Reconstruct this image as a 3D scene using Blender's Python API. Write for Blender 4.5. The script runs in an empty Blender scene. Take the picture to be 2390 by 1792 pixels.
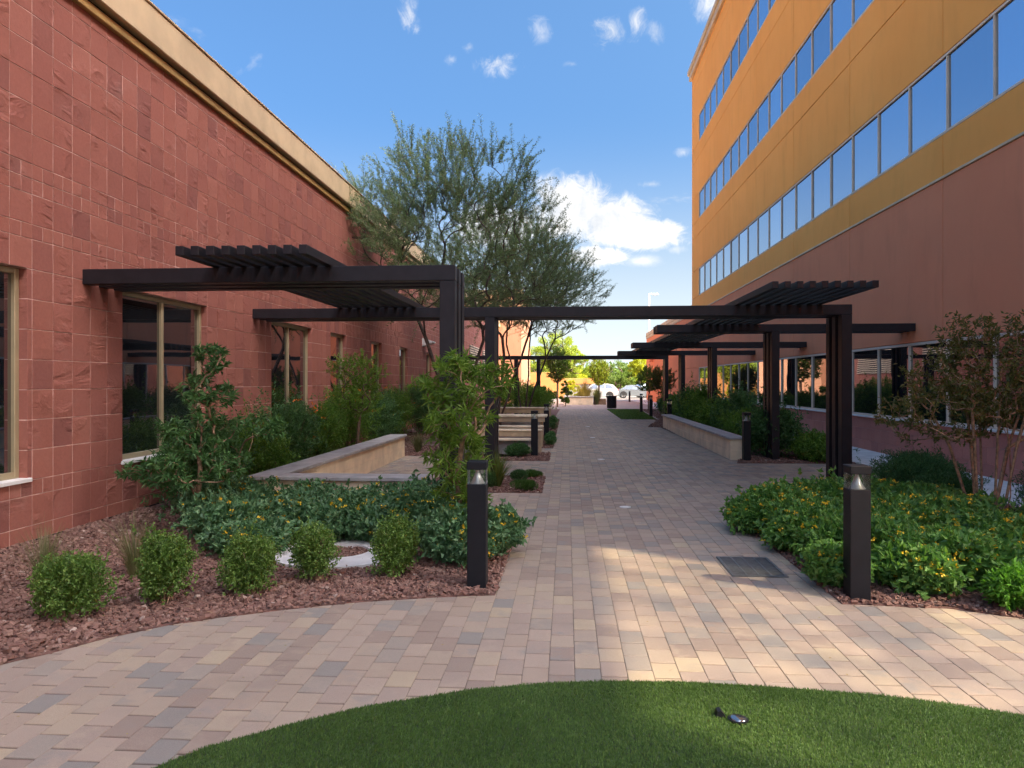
import bpy, math, random
import numpy as np
from mathutils import Vector, Matrix

SC = bpy.context.scene
COL = SC.collection
R = math.radians

# ------------------------------------------------------------------ camera
YAW = 4.29
cam_d = bpy.data.cameras.new("camera")
cam = bpy.data.objects.new("camera", cam_d)
COL.objects.link(cam)
cam.location = (0, 0, 1.70)
cam.rotation_euler = (R(90), 0, R(YAW))
cam_d.sensor_width = 36.0
cam_d.lens = 1720 / 2390 * 36.0
cam_d.shift_y = -4 / 2390
cam_d.clip_start = 0.05
cam_d.clip_end = 3000
SC.camera = cam

# ------------------------------------------------------------------ light
SUN_EL, SUN_AZ = 42.0, 120.0          # azimuth clockwise from +Y
EXPOSURE = 2.10
SKY_STRENGTH = 0.15
world = bpy.data.worlds.new("World")
SC.world = world
world.use_nodes = True
sun_d = bpy.data.lights.new("sun", 'SUN')
sun_d.energy = 2.0
sun_d.angle = R(0.9)
sun_d.color = (1.0, 0.80, 0.50)
sun = bpy.data.objects.new("sun", sun_d)
COL.objects.link(sun)
sv = Vector((math.sin(R(SUN_AZ)) * math.cos(R(SUN_EL)), math.cos(R(SUN_AZ)) * math.cos(R(SUN_EL)), math.sin(R(SUN_EL))))
sun.rotation_euler = sv.to_track_quat('Z', 'Y').to_euler()
sun.location = (40, -20, 40)
SC.view_settings.view_transform = 'Standard'
SC.view_settings.look = 'None'
SC.view_settings.exposure = EXPOSURE
SC.view_settings.gamma = 1
SC.view_settings.use_curve_mapping = False
SC.render.engine = 'CYCLES'
SC.cycles.use_denoising = True
SC.cycles.max_bounces = 9
SC.cycles.diffuse_bounces = 6
SC.cycles.glossy_bounces = 4
SC.cycles.transmission_bounces = 4
SC.cycles.transparent_max_bounces = 12
SC.cycles.caustics_reflective = False
SC.cycles.caustics_refractive = False


class NT:
    """little node-tree writer"""
    def __init__(s, tree):
        s.t = tree
        tree.nodes.clear()

    def n(s, typ, **kw):
        nd = s.t.nodes.new(typ)
        for k, v in kw.items():
            if k.startswith('i_'):
                nd.inputs[k[2:].replace('_', ' ')].default_value = v
            else:
                setattr(nd, k, v)
        return nd

    def l(s, a, b):
        s.t.links.new(a, b)

    def val(s, sock, v):
        if hasattr(v, 'is_output'):
            s.l(v, sock)
        else:
            sock.default_value = v

    def m(s, op, a, b=0.0, c=None, clamp=False):
        nd = s.t.nodes.new('ShaderNodeMath')
        nd.operation = op
        nd.use_clamp = clamp
        s.val(nd.inputs[0], a)
        s.val(nd.inputs[1], b)
        if c is not None:
            s.val(nd.inputs[2], c)
        return nd.outputs[0]

    def mix(s, f, a, b, blend='MIX'):
        nd = s.t.nodes.new('ShaderNodeMix')
        nd.data_type = 'RGBA'
        nd.blend_type = blend
        s.val(nd.inputs[0], f)
        s.val(nd.inputs[6], a)
        s.val(nd.inputs[7], b)
        return nd.outputs[2]

    def ramp(s, f, stops, interp='LINEAR'):
        nd = s.t.nodes.new('ShaderNodeValToRGB')
        cr = nd.color_ramp
        cr.interpolation = interp
        while len(cr.elements) > 1:
            cr.elements.remove(cr.elements[-1])
        cr.elements[0].position = stops[0][0]
        cr.elements[0].color = c4(stops[0][1])
        for p, c in stops[1:]:
            e = cr.elements.new(p)
            e.color = c4(c)
        s.val(nd.inputs[0], f)
        return nd.outputs[0]

    def noise(s, vec, scale, detail=3.0, rough=0.55, dist=0.0, out=0):
        nd = s.t.nodes.new('ShaderNodeTexNoise')
        if vec is not None:
            s.l(vec, nd.inputs['Vector'])
        nd.inputs['Scale'].default_value = scale
        nd.inputs['Detail'].default_value = detail
        nd.inputs['Roughness'].default_value = rough
        nd.inputs['Distortion'].default_value = dist
        return nd.outputs[out]

    def smooth(s, v, a, b, lo=0.0, hi=1.0):
        nd = s.t.nodes.new('ShaderNodeMapRange')
        nd.interpolation_type = 'SMOOTHSTEP'
        s.val(nd.inputs[0], v)
        nd.inputs[1].default_value = a
        nd.inputs[2].default_value = b
        nd.inputs[3].default_value = lo
        nd.inputs[4].default_value = hi
        return nd.outputs[0]


def c4(c):
    if isinstance(c, (int, float)):
        c = (c, c, c)
    return (c[0], c[1], c[2], 1.0) if len(c) == 3 else tuple(c)


# ------------------------------------------------------------------ sky with clouds (in the world, by direction)
def build_sky():
    k = NT(world.node_tree)
    out = k.n('ShaderNodeOutputWorld')
    bg = k.n('ShaderNodeBackground')
    bg.inputs[1].default_value = SKY_STRENGTH
    k.l(bg.outputs[0], out.inputs[0])
    sky = k.n('ShaderNodeTexSky')
    sky.sky_type = 'NISHITA'
    sky.sun_disc = False
    sky.sun_elevation = R(SUN_EL)
    sky.sun_rotation = R(SUN_AZ)
    sky.altitude = 0
    sky.air_density = 0.6
    sky.dust_density = 10.0
    sky.ozone_density = 4.0
    tc = k.n('ShaderNodeTexCoord')
    sep = k.n('ShaderNodeSeparateXYZ')
    k.l(tc.outputs['Generated'], sep.inputs[0])
    X, Y, Z = sep.outputs
    # cloud-layer coordinates: the direction met with a flat layer overhead
    zz = k.m('MAXIMUM', k.m('ADD', Z, 0.12), 0.05)
    px = k.m('DIVIDE', X, zz)
    py = k.m('DIVIDE', Y, zz)
    cv = k.n('ShaderNodeCombineXYZ')
    k.l(px, cv.inputs[0]); k.l(py, cv.inputs[1])
    n1 = k.noise(cv.outputs[0], 2.1, 7.0, 0.62, 0.4)
    n2 = k.noise(cv.outputs[0], 0.55, 3.0, 0.5)
    wisp = k.smooth(k.m('ADD', n1, k.m('MULTIPLY', n2, 0.35)), 0.80, 0.93)
    # separate cumulus, each at its own direction (azimuth, elevation) in degrees
    nd = k.noise(tc.outputs['Generated'], 9.0, 9.0, 0.64, 0.6)
    nf = k.noise(tc.outputs['Generated'], 30.0, 8.0, 0.72, 1.4)
    az = k.m('MULTIPLY', k.m('ARCTAN2', X, Y), 57.2958)
    el = k.m('MULTIPLY', k.m('ARCSINE', Z), 57.2958)
    wob = k.m('ADD', k.m('MULTIPLY', k.m('SUBTRACT', nd, 0.5), 2.0), k.m('MULTIPLY', k.m('SUBTRACT', nf, 0.5), 1.9))
    acc = None
    blobs = [
        # az, el, ra, re, strength, wobble
        (0.2, 13.2, 3.9, 2.7, 1.0, .55), (3.4, 12.2, 3.7, 2.1, 1.0, .55), (-1.6, 14.6, 1.8, 1.3, 1.0, .6),
        (6.2, 11.2, 2.7, 1.2, 1.0, .6), (5.8, 9.2, 1.6, .5, .9, .7), (2.0, 9.6, 2.6, .9, .9, .7), (-5, 12.0, 3.5, 2.0, .8, .7),
        (3.2, 25.2, 1.9, 1.25, .95, 1.3), (5.2, 25.8, .9, 1.2, .9, 1.3), (-5.2, 23.4, 1.9, .95, .7, 1.5), (-2.0, 25.5, 1.0, .9, .42, 1.5),
        (-12.2, 26.4, .9, 1.3, .8, 1.3), (6.8, 25.0, .9, .8, .5, 1.4), (6.4, 14.8, 1.0, .3, .6, 1.1),
        (8.8, 16.9, .7, .35, .5, 1.2), (11.5, 26.5, 2.3, 1.5, 1.0, 1.0), (8.2, 10.0, .6, .3, .4, 1.2),
        (-7.6, 24.4, .6, .5, .4, 1.3), (-19, 28.5, 1.4, .8, .45, 1.4), (-9.0, 23.6, .6, .4, .35, 1.4), (0.3, 23.3, .8, .35, .35, 1.4),
        # the same sort of clouds round the rest of the sky
        (34, 22, 5, 2.4, 1, .8), (62, 15, 8, 3.6, 1, .7), (95, 40, 5, 3, 1, .8), (140, 18, 9, 4, 1, .7), (176, 30, 6, 3, 1, .8),
        (-160, 14, 10, 4, 1, .7), (-125, 34, 6, 3, 1, .8), (-95, 18, 8, 3.5, 1, .7), (-60, 28, 5, 2.5, 1, .8), (-38, 11, 6, 2.2, 1, .7),
    ]
    for a0, e0, ra, re, st, wb in blobs:
        da = k.m('DIVIDE', k.m('SUBTRACT', az, a0), ra)
        de = k.m('DIVIDE', k.m('SUBTRACT', el, e0), re)
        r2 = k.m('ADD', k.m('MULTIPLY', da, da), k.m('MULTIPLY', de, de))
        f = k.m('ADD', k.m('SUBTRACT', 1.0, k.m('SQRT', r2)), k.m('MULTIPLY', wob, wb))
        f = k.m('MULTIPLY', k.smooth(f, -0.05, 0.5 if ra > 2.5 else 1.5), st)
        acc = f if acc is None else k.m('MAXIMUM', acc, f)
    low = k.smooth(el, 1.0, 6.0)
    mask = k.m('MAXIMUM', k.m('MULTIPLY', acc, 1.0), k.m('MULTIPLY', wisp, 0.45))
    mask = k.m('MULTIPLY', mask, k.smooth(Z, 0.0, 0.05), clamp=True)
    # cloud light: brighter tops, greyer thick bases
    shade = k.smooth(k.m('ADD', nd, k.m('MULTIPLY', nf, 0.35)), 0.45, 0.85)
    ccol = k.mix(shade, (1.22, 1.31, 1.43, 1), (1.95, 1.90, 1.84, 1))
    hz = k.m('POWER', k.smooth(Z, -0.04, 0.36, 1.0, 0.0), 1.25)
    # the clear part of the sky is a purer blue; the haze round the sun stays white
    bw = k.n('ShaderNodeRGBToBW'); k.l(sky.outputs[0], bw.inputs[0])
    deep = k.mix(k.smooth(bw.outputs[0], 1.1, 3.2, 1.0, 0.0), sky.outputs[0], k.mix(1.0, sky.outputs[0], (0.385, 0.625, 0.745, 1), 'MULTIPLY'))
    base = k.mix(k.m('MULTIPLY', hz, 0.95), deep, (1.85, 2.08, 2.20, 1))
    k.l(k.mix(mask, base, ccol), bg.inputs[0])


build_sky()

# ------------------------------------------------------------------ object helpers
def link(o, parent=None):
    COL.objects.link(o)
    if parent is not None:
        o.parent = parent
    return o


def tag(o, label=None, cat=None, group=None, kind=None):
    if label: o['label'] = label
    if cat: o['category'] = cat
    if group: o['group'] = group
    if kind: o['kind'] = kind
    return o


def empty(name, loc=(0, 0, 0), rz=0.0, label=None, cat=None, group=None, kind=None):
    o = bpy.data.objects.new(name, None)
    o.location = loc
    o.rotation_euler = (0, 0, rz)
    o.empty_display_size = 0.2
    link(o)
    return tag(o, label, cat, group, kind)


def copy_tree(o, parent=None):
    c = o.copy()
    COL.objects.link(c)
    if parent is not None:
        c.parent = parent
    for ch in list(o.children):
        copy_tree(ch, c)
    return c


def np_mesh(name, V, F, mats, midx=None, smooth=False):
    """V (n,3); F (m,k) array with k = 3 or 4, or list of those"""
    me = bpy.data.meshes.new(name)
    V = np.asarray(V, dtype=np.float32).reshape(-1, 3)
    if not isinstance(F, list):
        F = [F]
    F = [np.asarray(f, dtype=np.int32) for f in F if len(f)]
    me.vertices.add(len(V))
    me.vertices.foreach_set('co', V.ravel())
    loops = np.concatenate([f.ravel() for f in F])
    sizes = np.concatenate([np.full(len(f), f.shape[1], dtype=np.int32) for f in F])
    starts = np.concatenate([[0], np.cumsum(sizes)[:-1]]).astype(np.int32)
    me.loops.add(len(loops))
    me.loops.foreach_set('vertex_index', loops)
    me.polygons.add(len(sizes))
    me.polygons.foreach_set('loop_start', starts)
    me.polygons.foreach_set('loop_total', sizes)
    if midx is not None:
        me.polygons.foreach_set('material_index', np.asarray(midx, dtype=np.int32))
    me.polygons.foreach_set('use_smooth', np.full(len(sizes), bool(smooth)))
    for m in (mats if isinstance(mats, (list, tuple)) else [mats]):
        me.materials.append(m)
    me.update(calc_edges=True)
    return me


class MB:
    """collects geometry, builds one mesh object"""
    def __init__(s):
        s.v = []; s.f3 = []; s.f4 = []; s.n = 0

    def add(s, V, quads=(), tris=()):
        V = np.asarray(V, dtype=np.float64).reshape(-1, 3)
        if len(quads): s.f4.append(np.asarray(quads, dtype=np.int32).reshape(-1, 4) + s.n)
        if len(tris): s.f3.append(np.asarray(tris, dtype=np.int32).reshape(-1, 3) + s.n)
        s.v.append(V); s.n += len(V)
        return s

    def box(s, x0, x1, y0, y1, z0, z1):
        V = [(x0, y0, z0), (x1, y0, z0), (x1, y1, z0), (x0, y1, z0), (x0, y0, z1), (x1, y0, z1), (x1, y1, z1), (x0, y1, z1)]
        return s.add(V, BOXQ)

    def bbox(s, x0, x1, y0, y1, z0, z1, b=0.006):
        """box with bevelled edges all round (24 verts)"""
        c = np.array([(x0 + x1) / 2, (y0 + y1) / 2, (z0 + z1) / 2]); h = np.array([(x1 - x0) / 2, (y1 - y0) / 2, (z1 - z0) / 2])
        b = min(b, *(h * .45))
        V = []
        idx = {}
        for sx in (-1, 1):
            for sy in (-1, 1):
                for sz in (-1, 1):
                    sg = np.array([sx, sy, sz])
                    for a in range(3):
                        p = h - b
                        p = p.copy(); p[a] = h[a]
                        idx[(sx, sy, sz, a)] = len(V)
                        V.append(c + sg * p)
        Q = []; T = []
        def q(*k):
            ids = [idx[i] for i in k]
            P = [np.asarray(V[i]) for i in ids]
            nrm = np.cross(P[1] - P[0], P[2] - P[0])
            if np.dot(nrm, (sum(P) / len(P)) - c) < 0: ids = ids[::-1]
            (Q if len(ids) == 4 else T).append(ids)
        for a in range(3):
            o1, o2 = [i for i in range(3) if i != a]
            for sg in (-1, 1):
                ks = []
                for s1, s2 in ((-1, -1), (1, -1), (1, 1), (-1, 1)):
                    t = [0, 0, 0]; t[a] = sg; t[o1] = s1; t[o2] = s2
                    ks.append((*t, a))
                q(*ks)
        for a in range(3):      # edges along axis a
            o1, o2 = [i for i in range(3) if i != a]
            for s1 in (-1, 1):
                for s2 in (-1, 1):
                    t0 = [0, 0, 0]; t0[a] = -1; t0[o1] = s1; t0[o2] = s2
                    t1 = list(t0); t1[a] = 1
                    q((*t0, o1), (*t1, o1), (*t1, o2), (*t0, o2))
        for sx in (-1, 1):
            for sy in (-1, 1):
                for sz in (-1, 1):
                    q((sx, sy, sz, 0), (sx, sy, sz, 1), (sx, sy, sz, 2))
        return s.add(V, Q, T)

    def prism(s, pts, a0, a1, axis='y'):
        """extrude a 2-D outline; axis 'x': pts are (y,z); 'y': (x,z); 'z': (x,y)"""
        n = len(pts)
        def mk(p, a):
            return {'x': (a, p[0], p[1]), 'y': (p[0], a, p[1]), 'z': (p[0], p[1], a)}[axis]
        V = [mk(p, a0) for p in pts] + [mk(p, a1) for p in pts]
        Q = [(i, (i + 1) % n, n + (i + 1) % n, n + i) for i in range(n)]
        # fan caps from a centre point
        cx = sum(p[0] for p in pts) / n; cz = sum(p[1] for p in pts) / n
        V += [mk((cx, cz), a0), mk((cx, cz), a1)]
        T = [(i, 2 * n, (i + 1) % n) for i in range(n)] + [(n + i, n + (i + 1) % n, 2 * n + 1) for i in range(n)]
        return s.add(V, Q, T)

    def tube(s, pts, rad, sides=6, cap=False):
        P = np.asarray(pts, dtype=np.float64); n = len(P)
        rad = np.broadcast_to(np.asarray(rad, dtype=np.float64), (n,))
        T = np.gradient(P, axis=0); T /= np.maximum(np.linalg.norm(T, axis=1, keepdims=True), 1e-9)
        ref = np.array([0.0, 0, 1]) if abs(T[0][2]) < .9 else np.array([1.0, 0, 0])
        U = np.cross(T, ref); U /= np.maximum(np.linalg.norm(U, axis=1, keepdims=True), 1e-9)
        W = np.cross(T, U)
        a = np.arange(sides) * 2 * math.pi / sides
        ring = U[:, None, :] * np.cos(a)[None, :, None] + W[:, None, :] * np.sin(a)[None, :, None]
        V = (P[:, None, :] + ring * rad[:, None, None]).reshape(-1, 3)
        Q = []
        for i in range(n - 1):
            for j in range(sides):
                j2 = (j + 1) % sides
                Q.append((i * sides + j, (i + 1) * sides + j, (i + 1) * sides + j2, i * sides + j2))
        Tt = []
        if cap:
            V = np.vstack([V, P[:1], P[-1:]])
            c0, c1 = n * sides, n * sides + 1
            for j in range(sides):
                j2 = (j + 1) % sides
                Tt.append((c0, j, j2)); Tt.append((c1, (n - 1) * sides + j2, (n - 1) * sides + j))
        return s.add(V, Q, Tt)

    def lathe(s, prof, cx, cy, z0=0.0, sides=24):
        V = []
        for r, z in prof:
            for j in range(sides):
                a = 2 * math.pi * j / sides
                V.append((cx + r * math.cos(a), cy + r * math.sin(a), z0 + z))
        Q = []
        for i in range(len(prof) - 1):
            for j in range(sides):
                j2 = (j + 1) % sides
                Q.append((i * sides + j, i * sides + j2, (i + 1) * sides + j2, (i + 1) * sides + j))
        return s.add(V, Q)

    def mesh(s, name, mats, smooth=False):
        V = np.vstack(s.v)
        F = []
        if s.f4: F.append(np.vstack(s.f4))
        if s.f3: F.append(np.vstack(s.f3))
        return np_mesh(name, V, F, mats, smooth=smooth)

    def build(s, name, mats, parent=None, smooth=False, kind=None, loc=None):
        o = bpy.data.objects.new(name, s.mesh(name, mats, smooth))
        link(o, parent)
        if kind: o['kind'] = kind
        if loc is not None: o.location = loc
        return o


BOXQ = [(0, 3, 2, 1), (4, 5, 6, 7), (0, 1, 5, 4), (1, 2, 6, 5), (2, 3, 7, 6), (3, 0, 4, 7)]


def inst(name, me, parent=None, loc=(0, 0, 0), rz=0.0, scale=None, kind=None):
    o = bpy.data.objects.new(name, me)
    o.location = loc
    if rz: o.rotation_euler = (0, 0, rz)
    if scale: o.scale = scale
    link(o, parent)
    if kind: o['kind'] = kind
    return o


# photograph coordinates -> the ground of the place (all in metres)
CT, ST = math.cos(R(YAW)), math.sin(R(YAW))


def at(px, py, z=0.0):
    d = (1.70 - z) * 1720.0 / (py - 892.0)
    xc = (px - 1195.0) / 1720.0
    return d * (xc * CT - ST), d * (CT + xc * ST)


def in_poly(x, y, P):
    c = False
    n = len(P)
    j = n - 1
    for i in range(n):
        xi, yi = P[i]; xj, yj = P[j]
        if (yi > y) != (yj > y) and x < (xj - xi) * (y - yi) / (yj - yi) + xi:
            c = not c
        j = i
    return c


def in_poly_np(X, Y, P):
    c = np.zeros(X.shape, bool)
    n = len(P); j = n - 1
    for i in range(n):
        xi, yi = P[i]; xj, yj = P[j]
        if yi != yj:
            c ^= ((yi > Y) != (yj > Y)) & (X < (xj - xi) * (Y - yi) / (yj - yi) + xi)
        j = i
    return c


# ------------------------------------------------------------------ materials
def new_mat(name):
    m = bpy.data.materials.new(name)
    m.use_nodes = True
    k = NT(m.node_tree)
    out = k.n('ShaderNodeOutputMaterial')
    b = k.n('ShaderNodeBsdfPrincipled')
    k.l(b.outputs[0], out.inputs[0])
    return m, k, b, out


def piece_random(k):
    g = k.n('ShaderNodeNewGeometry')
    oi = k.n('ShaderNodeObjectInfo')
    return k.m('FRACT', k.m('ADD', g.outputs['Random Per Island'], k.m('MULTIPLY', oi.outputs['Random'], 7.31))), g


def mat_plain(name, col, rough=0.6, var=0.12, nscale=6.0, bump=0.0, bscale=80.0, metallic=0.0, col2=None, spec=0.5, bdist=0.004):
    m, k, b, out = new_mat(name)
    g = k.n('ShaderNodeNewGeometry')
    n = k.noise(g.outputs['Position'], nscale, 5.0, 0.6)
    c2 = col2 or tuple(max(0, v * (1 - var * 2)) for v in col)
    c1 = col if col2 else tuple(min(1, v * (1 + var)) for v in col)
    k.l(k.mix(k.smooth(n, 0.3, 0.7), c4(c1), c4(c2)), b.inputs['Base Color'])
    b.inputs['Roughness'].default_value = rough
    b.inputs['Metallic'].default_value = metallic
    b.inputs['Specular IOR Level'].default_value = spec
    if bump:
        bn = k.n('ShaderNodeBump')
        bn.inputs['Strength'].default_value = bump
        bn.inputs['Distance'].default_value = bdist
        k.l(k.noise(g.outputs['Position'], bscale, 4.0, 0.6), bn.inputs['Height'])
        k.l(bn.outputs[0], b.inputs['Normal'])
    return m


def mat_paver(name='paver_concrete', warm=0.0):
    m, k, b, out = new_mat(name)
    r, g = piece_random(k)
    P = g.outputs['Position']
    tones = k.ramp(r, [(0.0, (0.328, 0.262, 0.209)), (.13, (0.274, 0.217, 0.180)), (.28, (0.344, 0.280, 0.221)), (.42, (0.363, 0.296, 0.225)), (.50, (0.382, 0.315, 0.228)),
                       (.55, (0.312, 0.251, 0.209)), (.66, (0.287, 0.249, 0.212)), (.78, (0.239, 0.221, 0.200)), (.86, (0.344, 0.277, 0.225)), (1.0, (0.357, 0.287, 0.228))], 'CONSTANT')
    r2 = k.m('FRACT', k.m('MULTIPLY', r, 37.7))
    tone2 = k.ramp(r2, [(0.0, (0.373, 0.306, 0.234)), (.3, (0.239, 0.225, 0.209)), (.6, (0.352, 0.285, 0.230)), (.8, (0.295, 0.236, 0.195))], 'CONSTANT')
    sm = k.noise(P, 7.0, 3.0, 0.55)
    col = k.mix(k.m('MULTIPLY', k.smooth(sm, 0.45, 0.68), k.m('MULTIPLY', k.m('FRACT', k.m('MULTIPLY', r, 91.3)), 0.75)), tones, tone2)
    gr = k.noise(P, 420.0, 3.0, 0.75)
    col = k.mix(0.5, col, k.ramp(gr, [(0.25, 0.18), (0.75, 0.86)]), 'OVERLAY')
    dirt = k.noise(P, 0.9, 5.0, 0.62)
    col = k.mix(k.smooth(dirt, 0.48, 0.78, 0.0, 0.30), col, (.17, .14, .115, 1))
    spot = k.noise(P, 11.0, 4.0, 0.7)
    col = k.mix(k.smooth(spot, 0.66, 0.74, 0.0, 0.35), col, (.15, .125, .105, 1))
    k.l(col, b.inputs['Base Color'])
    b.inputs['Roughness'].default_value = 0.85
    b.inputs['Specular IOR Level'].default_value = 0.12
    bn = k.n('ShaderNodeBump')
    bn.inputs['Strength'].default_value = 0.35
    bn.inputs['Distance'].default_value = 0.003
    k.l(k.noise(P, 260.0, 4.0, 0.7), bn.inputs['Height'])
    k.l(bn.outputs[0], b.inputs['Normal'])
    return m


def mat_far_paving():
    """where the single pavers fall under the size of a pixel"""
    m, k, b, out = new_mat('far_paver_field')
    g = k.n('ShaderNodeNewGeometry')
    sp = k.n('ShaderNodeSeparateXYZ'); k.l(g.outputs['Position'], sp.inputs[0])
    cb = k.n('ShaderNodeCombineXYZ'); k.l(sp.outputs[1], cb.inputs[0]); k.l(sp.outputs[0], cb.inputs[1])
    br = k.n('ShaderNodeTexBrick')
    k.l(cb.outputs[0], br.inputs['Vector'])
    br.inputs['Scale'].default_value = 1.0
    br.inputs['Brick Width'].default_value = .2286
    br.inputs['Row Height'].default_value = .1524
    br.inputs['Mortar Size'].default_value = .004
    br.inputs['Color1'].default_value = (.45, .37, .32, 1)
    br.inputs['Color2'].default_value = (.36, .32, .295, 1)
    br.inputs['Mortar'].default_value = (.17, .14, .12, 1)
    n = k.noise(g.outputs['Position'], 2.0, 5.0, 0.7)
    k.l(k.mix(k.smooth(n, .35, .7, 0, .35), br.outputs[0], (.30, .25, .225, 1)), b.inputs['Base Color'])
    b.inputs['Roughness'].default_value = 0.8
    return m


def mat_stone_tile(name, cols, cleft=1.0):
    m, k, b, out = new_mat(name)
    r, g = piece_random(k)
    P = g.outputs['Position']
    base = k.ramp(r, [(i / len(cols), c) for i, c in enumerate(cols)], 'LINEAR')
    # offset the pattern for each slab so that no vein crosses a joint
    ro = k.n('ShaderNodeCombineXYZ')
    k.l(k.m('MULTIPLY', r, 40.0), ro.inputs[0]); k.l(k.m('MULTIPLY', k.m('FRACT', k.m('MULTIPLY', r, 57.0)), 40.0), ro.inputs[1])
    va = k.n('ShaderNodeVectorMath', operation='ADD'); k.l(P, va.inputs[0]); k.l(ro.outputs[0], va.inputs[1])
    vm = k.n('ShaderNodeMapping'); k.l(va.outputs[0], vm.inputs[0])
    vm.inputs['Rotation'].default_value = (R(-32), 0, 0)
    vm.inputs['Scale'].default_value = (1.0, 1.0, 2.4)
    big = k.noise(vm.outputs[0], 2.6, 4.0, 0.55, 0.9)
    fin = k.noise(va.outputs[0], 30.0, 6.0, 0.7, 0.4)
    # cleft edges : sharp contour lines of a warped noise
    st = k.m('FRACT', k.m('MULTIPLY', big, 7.0))
    edge = k.smooth(st, 0.0, 0.07, 1.0, 0.0)
    few = k.smooth(k.noise(va.outputs[0], 2.6, 2.0, 0.5), 0.50, 0.64)
    edge = k.m('MULTIPLY', edge, few)
    col = k.mix(k.smooth(fin, 0.3, 0.75, 0.0, 0.5), base, k.mix(1.0, base, (.72, .70, .72, 1), 'MULTIPLY'))
    col = k.mix(k.m('MULTIPLY', edge, 0.10), col, k.mix(1.0, col, (1.7, 1.6, 1.6, 1), 'MULTIPLY'))
    # pale bloom washed down from the joints
    bl = k.noise(P, 1.1, 6.0, 0.7)
    col = k.mix(k.smooth(bl, 0.56, 0.85, 0.0, 0.22), col, (.62, .46, .42, 1))
    k.l(col, b.inputs['Base Color'])
    b.inputs['Roughness'].default_value = 0.7
    b.inputs['Specular IOR Level'].default_value = 0.2
    h = k.m('ADD', k.m('MULTIPLY', st, k.m('MULTIPLY', few, 0.7)), k.m('MULTIPLY', fin, 0.35))
    bn = k.n('ShaderNodeBump')
    bn.inputs['Strength'].default_value = 0.85 * cleft
    bn.inputs['Distance'].default_value = 0.014
    k.l(h, bn.inputs['Height'])
    k.l(bn.outputs[0], b.inputs['Normal'])
    return m


def mat_stucco(name, col, dark):
    m, k, b, out = new_mat(name)
    g = k.n('ShaderNodeNewGeometry')
    P = g.outputs['Position']
    oi = k.n('ShaderNodeObjectInfo')
    mp = k.n('ShaderNodeMapping'); k.l(P, mp.inputs[0]); mp.inputs['Scale'].default_value = (1, 1, .25)
    streak = k.noise(mp.outputs[0], 2.2, 6.0, 0.65)
    patch = k.noise(P, .45, 5.0, 0.6)
    c = k.mix(k.smooth(patch, .3, .7, 0, .8), c4(col), c4(dark))
    c = k.mix(k.smooth(streak, .45, .75, 0, .28), c, c4(tuple(v * .74 for v in dark)))
    c = k.mix(k.m('MULTIPLY', oi.outputs['Random'], 0.16), c, c4(tuple(v * .8 for v in col)))
    gr = k.noise(P, 160.0, 3.0, 0.7)
    c = k.mix(.16, c, k.ramp(gr, [(.3, .25), (.7, .75)]), 'OVERLAY')
    k.l(c, b.inputs['Base Color'])
    b.inputs['Roughness'].default_value = .88
    b.inputs['Specular IOR Level'].default_value = .25
    bn = k.n('ShaderNodeBump'); bn.inputs['Strength'].default_value = .5; bn.inputs['Distance'].default_value = .004
    k.l(k.noise(P, 95.0, 4.0, .65), bn.inputs['Height'])
    k.l(bn.outputs[0], b.inputs['Normal'])
    return m


def mat_glass_mirror(name, tint, dark, refl):
    """coated pane: a mirror layer over a dark room"""
    m, k, b, out = new_mat(name)
    g = k.n('ShaderNodeNewGeometry')
    gl = k.n('ShaderNodeBsdfGlossy')
    oi = k.n('ShaderNodeObjectInfo')
    k.l(k.mix(oi.outputs['Random'], c4(tuple(v * .86 for v in tint)), c4(tuple(min(1, v * 1.08) for v in tint))), gl.inputs['Color'])
    gl.inputs['Roughness'].default_value = 0.015
    bn = k.n('ShaderNodeBump'); bn.inputs['Strength'].default_value = .10; bn.inputs['Distance'].default_value = .02
    k.l(k.noise(g.outputs['Position'], .8, 2.0, .4), bn.inputs['Height'])
    k.l(bn.outputs[0], gl.inputs['Normal'])
    lw = k.n('ShaderNodeLayerWeight'); lw.inputs['Blend'].default_value = .35
    f = k.m('ADD', refl, k.m('MULTIPLY', lw.outputs['Fresnel'], 1.0 - refl), clamp=True)
    b.inputs['Base Color'].default_value = c4(dark)
    b.inputs['Roughness'].default_value = .4
    b.inputs['Specular IOR Level'].default_value = 0.0
    mx = k.n('ShaderNodeMixShader')
    k.l(f, mx.inputs[0]); k.l(b.outputs[0], mx.inputs[1]); k.l(gl.outputs[0], mx.inputs[2])
    k.l(mx.outputs[0], out.inputs[0])
    return m


def mat_leaf(name, cols, rough=.5, trans=.35, tmul=(1.5, 1.6, .7), clump=2.2):
    m, k, b, out = new_mat(name)
    r, g = piece_random(k)
    base = k.ramp(r, [(i / max(1, len(cols) - 1), c) for i, c in enumerate(cols)], 'LINEAR')
    n = k.noise(g.outputs['Position'], clump, 3.0, .5)
    base = k.mix(k.smooth(n, .35, .65, 0, .45), base, k.mix(1.0, base, (.62, .68, .62, 1), 'MULTIPLY'))
    k.l(base, b.inputs['Base Color'])
    b.inputs['Roughness'].default_value = rough
    b.inputs['Specular IOR Level'].default_value = .35
    tr = k.n('ShaderNodeBsdfTranslucent')
    k.l(k.mix(1.0, base, c4(tmul), 'MULTIPLY'), tr.inputs['Color'])
    mx = k.n('ShaderNodeMixShader'); mx.inputs[0].default_value = trans
    k.l(b.outputs[0], mx.inputs[1]); k.l(tr.outputs[0], mx.inputs[2]); k.l(mx.outputs[0], out.inputs[0])
    return m


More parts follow.
